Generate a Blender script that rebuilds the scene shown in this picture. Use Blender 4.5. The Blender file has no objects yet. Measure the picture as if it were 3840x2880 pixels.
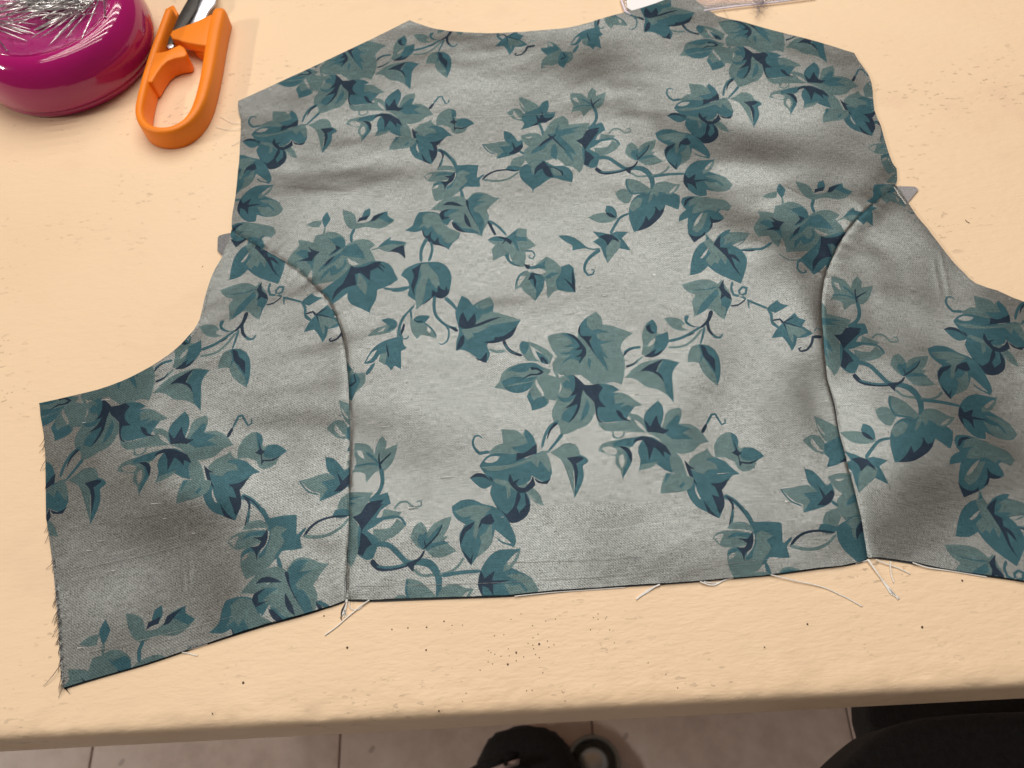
import bpy, bmesh, math, random
import numpy as np
from mathutils import Matrix, Vector, noise
from mathutils.geometry import delaunay_2d_cdt
R = math.radians
sc = bpy.context.scene
col = sc.collection
random.seed(7); rng = np.random.default_rng(7)

# ------------------------------------------------------------------ camera
H = 0.3637                    # lens height above the table top
FPX, PIT, ROL = 3200.0, R(62.302), R(6.129)
cp, sp, cr, sr = math.cos(PIT), math.sin(PIT), math.cos(ROL), math.sin(ROL)
cam_d = bpy.data.cameras.new('camera'); cam = bpy.data.objects.new('camera', cam_d); col.objects.link(cam)
cam_d.sensor_width = 36.0; cam_d.lens = FPX/3840*36; cam_d.clip_start = 0.01; cam_d.clip_end = 50
rt = Vector((cr, -sp*sr, -cp*sr)); up = Vector((sr, sp*cr, cp*cr)); bk = Vector((0, -cp, sp))
cam.matrix_world = Matrix(((rt.x, up.x, bk.x, 0), (rt.y, up.y, bk.y, 0), (rt.z, up.z, bk.z, H), (0, 0, 0, 1)))
cam_d.dof.use_dof = True; cam_d.dof.focus_distance = 0.40; cam_d.dof.aperture_fstop = 15.0
sc.camera = cam

# ------------------------------------------------------------------ room light: soft bounce + ceiling tube fittings + added fill tubes
world = bpy.data.worlds.new('World'); sc.world = world; world.use_nodes = True
bg = world.node_tree.nodes['Background']; bg.inputs[0].default_value = (1.0, 0.93, 0.87, 1); bg.inputs[1].default_value = 0.11
def tube(x, y, z, lx, ly, power, rz=0.0, tilt=0.0):
    d = bpy.data.lights.new('ceiling_or_fill_tube', 'AREA'); d.shape = 'RECTANGLE'; d.size = lx; d.size_y = ly
    d.energy = power; d.color = (1.0, 0.93, 0.84)
    o = bpy.data.objects.new('ceiling_or_fill_tube', d); o.location = (x, y, z); o.rotation_euler = (tilt, 0, rz); col.objects.link(o)
for ty in (0.35, 0.75, 1.15, 1.55, 1.95, 2.35):
    tube(0.10, ty, 1.9, 2.0, 0.07, 6.0 if ty < 0.5 else 11.0, R(5))  # nearest, weaker row is added to brighten the table front
tube(-2.8, -0.05, 1.9, 0.07, 0.6, 55)  # unseen fill tube added to brighten the floor at left
sc.view_settings.view_transform = 'Standard'; sc.view_settings.look = 'None'
sc.view_settings.exposure = -0.06; sc.view_settings.gamma = 1.0; sc.view_settings.use_curve_mapping = False

# ------------------------------------------------------------------ helpers
def P(x, y, z=0.0):
    """table-plane point (height z) seen at photograph pixel x, y; used once to take measurements"""
    x = np.asarray(x, float); y = np.asarray(y, float)
    u = (x-1920)/FPX; v = (y-1440)/FPX
    u, v = cr*u-sr*v, sr*u+cr*v
    X, Y, Z = u, cp-sp*v, -sp-cp*v
    return np.stack([(H-z)*X/-Z, (H-z)*Y/-Z], -1)
def V(x, y, z=0.0):
    p = P(x, y, z); return Vector((float(p[0]), float(p[1]), z))
def tag(o, label=None, cat=None, group=None, kind=None):
    if label: o['label'] = label
    if cat: o['category'] = cat
    if group: o['group'] = group
    if kind: o['kind'] = kind
    return o
def empty(name, loc=(0, 0, 0)):
    o = bpy.data.objects.new(name, None); o.location = loc; o.empty_display_size = 0.01; col.objects.link(o); return o
def link(name, me, mt=None, parent=None, smooth=True):
    o = bpy.data.objects.new(name, me); col.objects.link(o)
    if mt: me.materials.append(mt)
    if parent: o.parent = parent; o.matrix_parent_inverse = Matrix.Translation(parent.location).inverted()
    if smooth: me.polygons.foreach_set('use_smooth', [True]*len(me.polygons))
    return o
def from_bm(name, bm, mt, parent=None, smooth=True):
    me = bpy.data.meshes.new(name); bm.to_mesh(me); bm.free(); return link(name, me, mt, parent, smooth)
def mat(name):
    m = bpy.data.materials.new(name); m.use_nodes = True
    nt = m.node_tree; return m, nt, nt.nodes['Principled BSDF']
def N(nt, t, **kw):
    n = nt.nodes.new(t)
    for k, v in kw.items():
        if k.startswith('i_'): n.inputs[k[2:].replace('_', ' ')].default_value = v
        else: setattr(n, k, v)
    return n
def ramp(nt, fac, stops, interp='LINEAR'):
    r = nt.nodes.new('ShaderNodeValToRGB'); r.color_ramp.interpolation = interp
    e = r.color_ramp.elements
    while len(e) < len(stops): e.new(0.5)
    for i, (p, c) in enumerate(stops):
        e[i].position = p; e[i].color = (*c, 1) if len(c) == 3 else c
    nt.links.new(fac, r.inputs[0]); return r.outputs[0]
def math_n(nt, op, a, b=None, clamp=False):
    n = nt.nodes.new('ShaderNodeMath'); n.operation = op; n.use_clamp = clamp
    for i, s in enumerate((a, b)):
        if s is None: continue
        if isinstance(s, (int, float)): n.inputs[i].default_value = s
        else: nt.links.new(s, n.inputs[i])
    return n.outputs[0]
def mapping(nt, src, scale, rot=(0, 0, 0)):
    m = nt.nodes.new('ShaderNodeMapping'); m.inputs['Scale'].default_value = scale; m.inputs['Rotation'].default_value = rot
    nt.links.new(src, m.inputs['Vector']); return m.outputs[0]
def noise_n(nt, vec, scale, detail=2.0, rough=0.5):
    n = nt.nodes.new('ShaderNodeTexNoise'); n.inputs['Scale'].default_value = scale
    n.inputs['Detail'].default_value = detail; n.inputs['Roughness'].default_value = rough
    nt.links.new(vec, n.inputs['Vector']); return n.outputs['Fac']
def mixc(nt, fac, a, b, mode='MIX'):
    n = nt.nodes.new('ShaderNodeMix'); n.data_type = 'RGBA'; n.blend_type = mode
    for s, v in (('Factor', fac), ('A', a), ('B', b)):
        sock = [i for i in n.inputs if i.name == s and (i.type == 'RGBA' or s == 'Factor' and i.type == 'VALUE')][0]
        if isinstance(v, (int, float)): sock.default_value = v
        elif isinstance(v, tuple): sock.default_value = (*v, 1)
        else: nt.links.new(v, sock)
    return [o for o in n.outputs if o.type == 'RGBA'][0]
def bump(nt, bs, h, strength, dist):
    b = nt.nodes.new('ShaderNodeBump'); b.inputs['Strength'].default_value = strength; b.inputs['Distance'].default_value = dist
    nt.links.new(h, b.inputs['Height']); nt.links.new(b.outputs[0], bs.inputs['Normal'])
def simple(name, c, rough=0.5, metal=0.0, spec=0.5, coat=0.0, nscale=0, namp=0.0, bscale=0, bdist=0.0):
    m, nt, bs = mat(name)
    bs.inputs['Roughness'].default_value = rough; bs.inputs['Metallic'].default_value = metal
    bs.inputs['Specular IOR Level'].default_value = spec; bs.inputs['Coat Weight'].default_value = coat
    tc = nt.nodes.new('ShaderNodeTexCoord').outputs['Object']
    f = noise_n(nt, tc, nscale or 60, 3)
    lo = tuple(v*(1-namp) for v in c); hi = tuple(min(1, v*(1+namp)) for v in c)
    nt.links.new(ramp(nt, f, [(0.3, lo), (0.7, hi)]), bs.inputs['Base Color'])
    if bscale: bump(nt, bs, noise_n(nt, tc, bscale, 3), 1.0, bdist)
    return m
def catmull(pts, n=3, closed=True, corner=52):
    """smooth a traced outline, keeping its sharp corners"""
    p = np.asarray(pts, float); k = len(p); out = []
    def tan(i):
        if not closed and i in (0, k-1): return np.zeros(2)
        a, b, c = p[(i-1) % k], p[i], p[(i+1) % k]
        u, v = b-a, c-b
        lu, lv = np.hypot(*u)+1e-12, np.hypot(*v)+1e-12
        ang = math.degrees(math.acos(max(-1, min(1, float(u@v/(lu*lv))))))
        if ang > corner: return None
        return (u/lu+v/lv)/2
    T = [tan(i) for i in range(k)]
    for i in range(k if closed else k-1):
        a, b = p[i], p[(i+1) % k]; L = np.hypot(*(b-a))
        ta = T[i] if T[i] is not None else (b-a)/(L+1e-12)*0.6
        tb = T[(i+1) % k] if T[(i+1) % k] is not None else (b-a)/(L+1e-12)*0.6
        for s in range(n):
            t = s/n; t2, t3 = t*t, t*t*t
            out.append((2*t3-3*t2+1)*a+(t3-2*t2+t)*L*ta+(-2*t3+3*t2)*b+(t3-t2)*L*tb)
    if not closed: out.append(p[-1])
    return np.array(out)
def stroke(pts, w0, w1):
    c = catmull(pts, 3, False); t = np.gradient(c, axis=0); t /= np.hypot(t[:, 0], t[:, 1])[:, None]+1e-9
    nrm = np.stack([-t[:, 1], t[:, 0]], 1); w = np.linspace(w0, w1, len(c))[:, None]/2
    w[0] *= 0.5; w[-1] *= 0.35
    return np.vstack([c+nrm*w, (c-nrm*w)[::-1]])
def inside(poly, q):
    x, y = q[:, 0], q[:, 1]; r = np.zeros(len(q), bool); a = poly; b = np.roll(poly, -1, 0)
    for (x0, y0), (x1, y1) in zip(a, b):
        c = (y0 > y) != (y1 > y)
        r ^= c & (x < (x1-x0)*(y-y0)/(y1-y0+1e-15)+x0)
    return r
def dist_poly(line, q, closed=False):
    d = np.full(len(q), 9.0); s = np.zeros(len(q)); acc = 0.0
    ends = list(zip(line, np.roll(line, -1, 0))) if closed else list(zip(line[:-1], line[1:]))
    for a, b in ends:
        ab = b-a; L2 = ab@ab+1e-18
        t = np.clip(((q-a)@ab)/L2, 0, 1); dd = np.hypot(*(q-a-t[:, None]*ab).T)
        m = dd < d; d[m] = dd[m]; s[m] = acc+t[m]*math.sqrt(L2); acc += math.sqrt(L2)
    return d, s
def tube_mesh(name, pts, r0, r1=None, seg=6):
    """thin round strand along 3-D points"""
    pts = [Vector(p) for p in pts]; r1 = r0 if r1 is None else r1; vs = []; fs = []
    n = len(pts)
    for i, p in enumerate(pts):
        t = (pts[min(i+1, n-1)]-pts[max(i-1, 0)]).normalized()
        a = t.cross(Vector((0, 0, 1))); a = a.normalized() if a.length > 1e-6 else Vector((1, 0, 0)); b = t.cross(a)
        r = r0+(r1-r0)*i/(n-1)
        for k in range(seg):
            an = 2*math.pi*k/seg; vs.append(p+(a*math.cos(an)+b*math.sin(an))*r)
    for i in range(n-1):
        for k in range(seg):
            fs.append((i*seg+k, i*seg+(k+1) % seg, (i+1)*seg+(k+1) % seg, (i+1)*seg+k))
    fs.append(tuple(range(seg))[::-1]); fs.append(tuple((n-1)*seg+k for k in range(seg)))
    me = bpy.data.meshes.new(name); me.from_pydata([tuple(v) for v in vs], [], fs); me.update(); return me
def lathe(name, prof, seg=96):
    vs = []; fs = []; n = len(prof)
    for k in range(seg):
        an = 2*math.pi*k/seg
        for r, z in prof: vs.append((r*math.cos(an), r*math.sin(an), z))
    for k in range(seg):
        for i in range(n-1):
            a = k*n+i; b = ((k+1) % seg)*n+i
            fs.append((a, b, b+1, a+1))
    me = bpy.data.meshes.new(name); me.from_pydata(vs, [], fs); bm = bmesh.new(); bm.from_mesh(me)
    bmesh.ops.remove_doubles(bm, verts=bm.verts, dist=1e-6); bmesh.ops.recalc_face_normals(bm, faces=bm.faces)
    bm.to_mesh(me); bm.free(); return me
def prism(name, poly, z0, z1, bev=0.0, seg=3):
    """extruded outline (x, y list) with rounded edges"""
    bm = bmesh.new(); vs = [bm.verts.new((x, y, z0)) for x, y in poly]; f = bm.faces.new(vs)
    r = bmesh.ops.extrude_face_region(bm, geom=[f])
    bmesh.ops.translate(bm, verts=[v for v in r['geom'] if isinstance(v, bmesh.types.BMVert)], vec=(0, 0, z1-z0))
    bmesh.ops.recalc_face_normals(bm, faces=bm.faces)
    if bev: bmesh.ops.bevel(bm, geom=[e for e in bm.edges], offset=bev, segments=seg, affect='EDGES', profile=0.5, clamp_overlap=True)
    return bm

# ------------------------------------------------------------------ the table top (cream paint, rounded worn front edge)
E0 = P(0, 2776, -0.002); E1 = P(3840, 2575, -0.002)
ed = (E1-E0)/np.hypot(*(E1-E0)); en = np.array([-ed[1], ed[0]])     # along the edge / into the table
def m_table():
    m, nt, bs = mat('cream_paint')
    tc = nt.nodes.new('ShaderNodeTexCoord').outputs['Object']
    big = noise_n(nt, tc, 7, 3); fine = noise_n(nt, mapping(nt, tc, (260, 900, 500)), 1.0, 2)
    base = ramp(nt, big, [(0.3, (0.83, 0.615, 0.415)), (0.7, (0.87, 0.660, 0.45))])
    # scuffed flecks in loose clusters, short and wide
    fl = noise_n(nt, mapping(nt, tc, (170, 420, 300)), 1.0, 2, 0.6)
    cl = noise_n(nt, tc, 16, 3, 0.6)
    k = math_n(nt, 'MULTIPLY', math_n(nt, 'GREATER_THAN', fl, 0.645), math_n(nt, 'MULTIPLY', math_n(nt, 'SUBTRACT', cl, 0.50), 6.0, True), True)
    c1 = mixc(nt, math_n(nt, 'MULTIPLY', k, 0.6), base, (0.36, 0.27, 0.19))
    st = noise_n(nt, mapping(nt, tc, (11, 14, 10)), 1.0, 4, 0.65)
    c2 = mixc(nt, math_n(nt, 'MULTIPLY', math_n(nt, 'SUBTRACT', st, 0.55), 1.4, True), c1, (0.62, 0.42, 0.31))
    sv = noise_n(nt, mapping(nt, tc, (700, 9, 10), (0, 0, 0.5)), 1.0, 2, 0.5); sw = noise_n(nt, mapping(nt, tc, (12, 800, 10), (0, 0, 0.12)), 1.0, 2, 0.5)
    sk = math_n(nt, 'MULTIPLY', math_n(nt, 'GREATER_THAN', math_n(nt, 'MAXIMUM', sv, sw), 0.76), math_n(nt, 'MULTIPLY', math_n(nt, 'SUBTRACT', noise_n(nt, tc, 23, 2), 0.52), 5.0, True), True)
    c2 = mixc(nt, math_n(nt, 'MULTIPLY', sk, 0.22), c2, (0.45, 0.33, 0.24))
    nt.links.new(c2, bs.inputs['Base Color'])
    nt.links.new(ramp(nt, noise_n(nt, tc, 30, 4, 0.6), [(0.3, (0.34,)*3), (0.7, (0.55,)*3)]), bs.inputs['Roughness'])
    bs.inputs['Roughness'].default_value = 0.42; bs.inputs['Specular IOR Level'].default_value = 0.35
    hh = math_n(nt, 'ADD', math_n(nt, 'MULTIPLY', noise_n(nt, mapping(nt, tc, (120, 300, 200)), 1.0, 3), 0.6), math_n(nt, 'MULTIPLY', fine, 0.25))
    hh = math_n(nt, 'SUBTRACT', hh, math_n(nt, 'MULTIPLY', k, 0.5))
    bump(nt, bs, hh, 0.8, 0.0007)
    return m
M_table = m_table()
def build_table():
    root = empty('table', (float(E0[0]), float(E0[1]), -0.74))
    tag(root, 'cream painted work table with a worn rounded front edge', 'table')
    prof = [(-1.05, 0), (-0.6, 0), (-0.3, 0), (-0.15, 0), (-0.08, 0), (-0.04, 0), (-0.03, 0), (-0.024, 0), (-0.018, 0), (-0.014, 0.00002), (-0.011, 0.00004), (-0.0085, 0.00003), (-0.0065, -0.00005), (-0.0048, -0.0002),
            (-0.0034, -0.00045), (-0.0023, -0.0009), (-0.0014, -0.0015), (-0.0007, -0.0024), (-0.0002, -0.0036), (0.0001, -0.006), (0.0003, -0.010), (0.0006, -0.017), (0.0009, -0.024), (0.0012, -0.030),
            (0.0012, -0.032), (0.0004, -0.033), (-0.02, -0.033), (-1.05, -0.033)]
    ss = np.concatenate([np.linspace(-0.75, -0.03, 10), np.linspace(-0.02, 0.46, 360), np.linspace(0.47, 1.0, 10)])
    vs = []; n = len(prof)
    for s in ss:
        for (u, z) in prof:
            w = math.exp(-((u+0.005)/0.009)**2) if z > -0.004 else 0.15
            q = Vector((s*85, u*160, 0.3))
            lump = (noise.noise(q)*0.6+noise.noise(q*2.6)*0.35+noise.noise(Vector((s*30, u*60, 2)))*0.6)*0.00075*w
            p = E0+ed*s-en*u
            vs.append((p[0], p[1]-lump*0.4, z+lump))
    fs = []
    for i in range(len(ss)-1):
        for j in range(n-1):
            a = i*n+j; fs.append((a, a+1, a+n+1, a+n))
        fs.append((i*n+n-1, i*n, (i+1)*n, (i+1)*n+n-1))
    me = bpy.data.meshes.new('table_top'); me.from_pydata(vs, [], fs); bm = bmesh.new(); bm.from_mesh(me); bmesh.ops.recalc_face_normals(bm, faces=bm.faces); bm.to_mesh(me); bm.free()
    link('table_top', me, M_table, root)
    # pin holes and pocks pressed through the paint
    bm = bmesh.new()
    T2 = lambda x, y: (1500+x/1.0583, 2300+y/1.0583)
    pk = [(440, 24), (480, 2), (526, 49), (578, 31), (617, 23), (767, 17), (786, 2), (786, 24), (815, 22), (820, 15), (756, 65), (548, 83), (528, 97), (585, 110), (611, 125), (591, 135), (508, 120),
          (552, 122), (538, 163), (553, 176), (430, 141), (461, 156), (434, 169), (401, 170), (376, 163), (361, 156), (350, 148), (491, 173), (461, 188), (428, 203), (350, 193), (367, 201), (567, 236), (648, 309),
          (655, 348), (318, 226), (207, 48), (174, 32), (851, 117), (832, 66), (155, 388), (524, 306), (502, 307), (248, 350), (262, 317), (243, 269), (1055, 242), (1102, 296), (985, 197), (375, 89), (412, 85), (248, 47), (527, 126), (530, 141)]
    big = {(648, 309): 0.00068, (552, 122): 0.00042, (155, 388): 0.0004, (428, 203): 0.0004, (461, 156): 0.00038}
    extra = [(1302, 2429, 0.0005), (1598, 2438, 0.0004), (3028, 2341, 0.0004), (3458, 2352, 0.0005), (2867, 2428, 0.0003), (912, 2561, 0.0005), (1470, 2360, 0.0003), (1530, 2355, 0.0003), (1600, 2352, 0.0003), (1665, 2330, 0.0003), (797, 2676, 0.0003), (1215, 2310, 0.0003), (3608, 2178, 0.0004), (760, 1000, 0.0003)]
    for x, y, r in [(*T2(a, b), big.get((a, b), 0.0002)) for a, b in pk]+extra:
        c = V(x, y); k = 8
        ring = [bm.verts.new((c.x+r*math.cos(i*2*math.pi/k)*random.uniform(.8, 1.2), c.y+r*math.sin(i*2*math.pi/k)*random.uniform(.9, 1.5), 0.00012)) for i in range(k)]
        mid = bm.verts.new((c.x, c.y, 0.00005))
        for i in range(k): bm.faces.new((ring[i], ring[(i+1) % k], mid))
    o = from_bm('pin_hole', bm, simple('pit_dark', (0.09, 0.05, 0.03), 0.9), root, False); tag(o, kind='stuff')
    for u, s in ((0.06, 0.06), (0.06, 1.0)): pass
    return root
build_table()

# ------------------------------------------------------------------ the floor below
def m_floor():
    m, nt, bs = mat('vinyl_tile')
    tc = nt.nodes.new('ShaderNodeTexCoord').outputs['Object']
    a = noise_n(nt, tc, 9, 4, 0.6); b = noise_n(nt, tc, 45, 3, 0.6)
    c = ramp(nt, math_n(nt, 'ADD', math_n(nt, 'MULTIPLY', a, 0.6), math_n(nt, 'MULTIPLY', b, 0.4)), [(0.33, (0.52, 0.42, 0.37)), (0.5, (0.66, 0.55, 0.50)), (0.68, (0.76, 0.66, 0.61))])
    sp_ = math_n(nt, 'GREATER_THAN', noise_n(nt, tc, 38, 1), 0.72)
    nt.links.new(mixc(nt, math_n(nt, 'MULTIPLY', sp_, 0.45), c, (0.2, 0.16, 0.15)), bs.inputs['Base Color'])
    bs.inputs['Roughness'].default_value = 0.35
    return m
M_floor = m_floor()
fl = empty('floor', (0, 0, -0.745)); tag(fl, kind='structure')
bm = bmesh.new(); bmesh.ops.create_grid(bm, x_segments=1, y_segments=1, size=3.0)
bmesh.ops.translate(bm, verts=bm.verts, vec=(0, 0, -0.745)); from_bm('floor_bed', bm, simple('floor_joint', (0.47, 0.38, 0.34), 0.8), fl, False)
tile_me = None
for i in range(-5, 5):
    for j in range(-3, 3):
        if tile_me is None:
            b_ = prism('floor_tile', [(-.1515, -.1515), (.1515, -.1515), (.1515, .1515), (-.1515, .1515)], -0.004, 0.0, 0.0008, 1)
            o = from_bm('floor_tile', b_, M_floor, fl, False); tile_me = o.data
        else:
            o = link('floor_tile', tile_me, None, fl, False)
        o.rotation_euler = (0, 0, math.atan2(ed[1], ed[0]))
        c = np.array([-0.258, 0.02])+ed*(0.1525+i*0.305)+en*(j*0.305)
        o.matrix_parent_inverse = Matrix.Identity(4); o.location = (c[0], c[1], 0.005)
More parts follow.
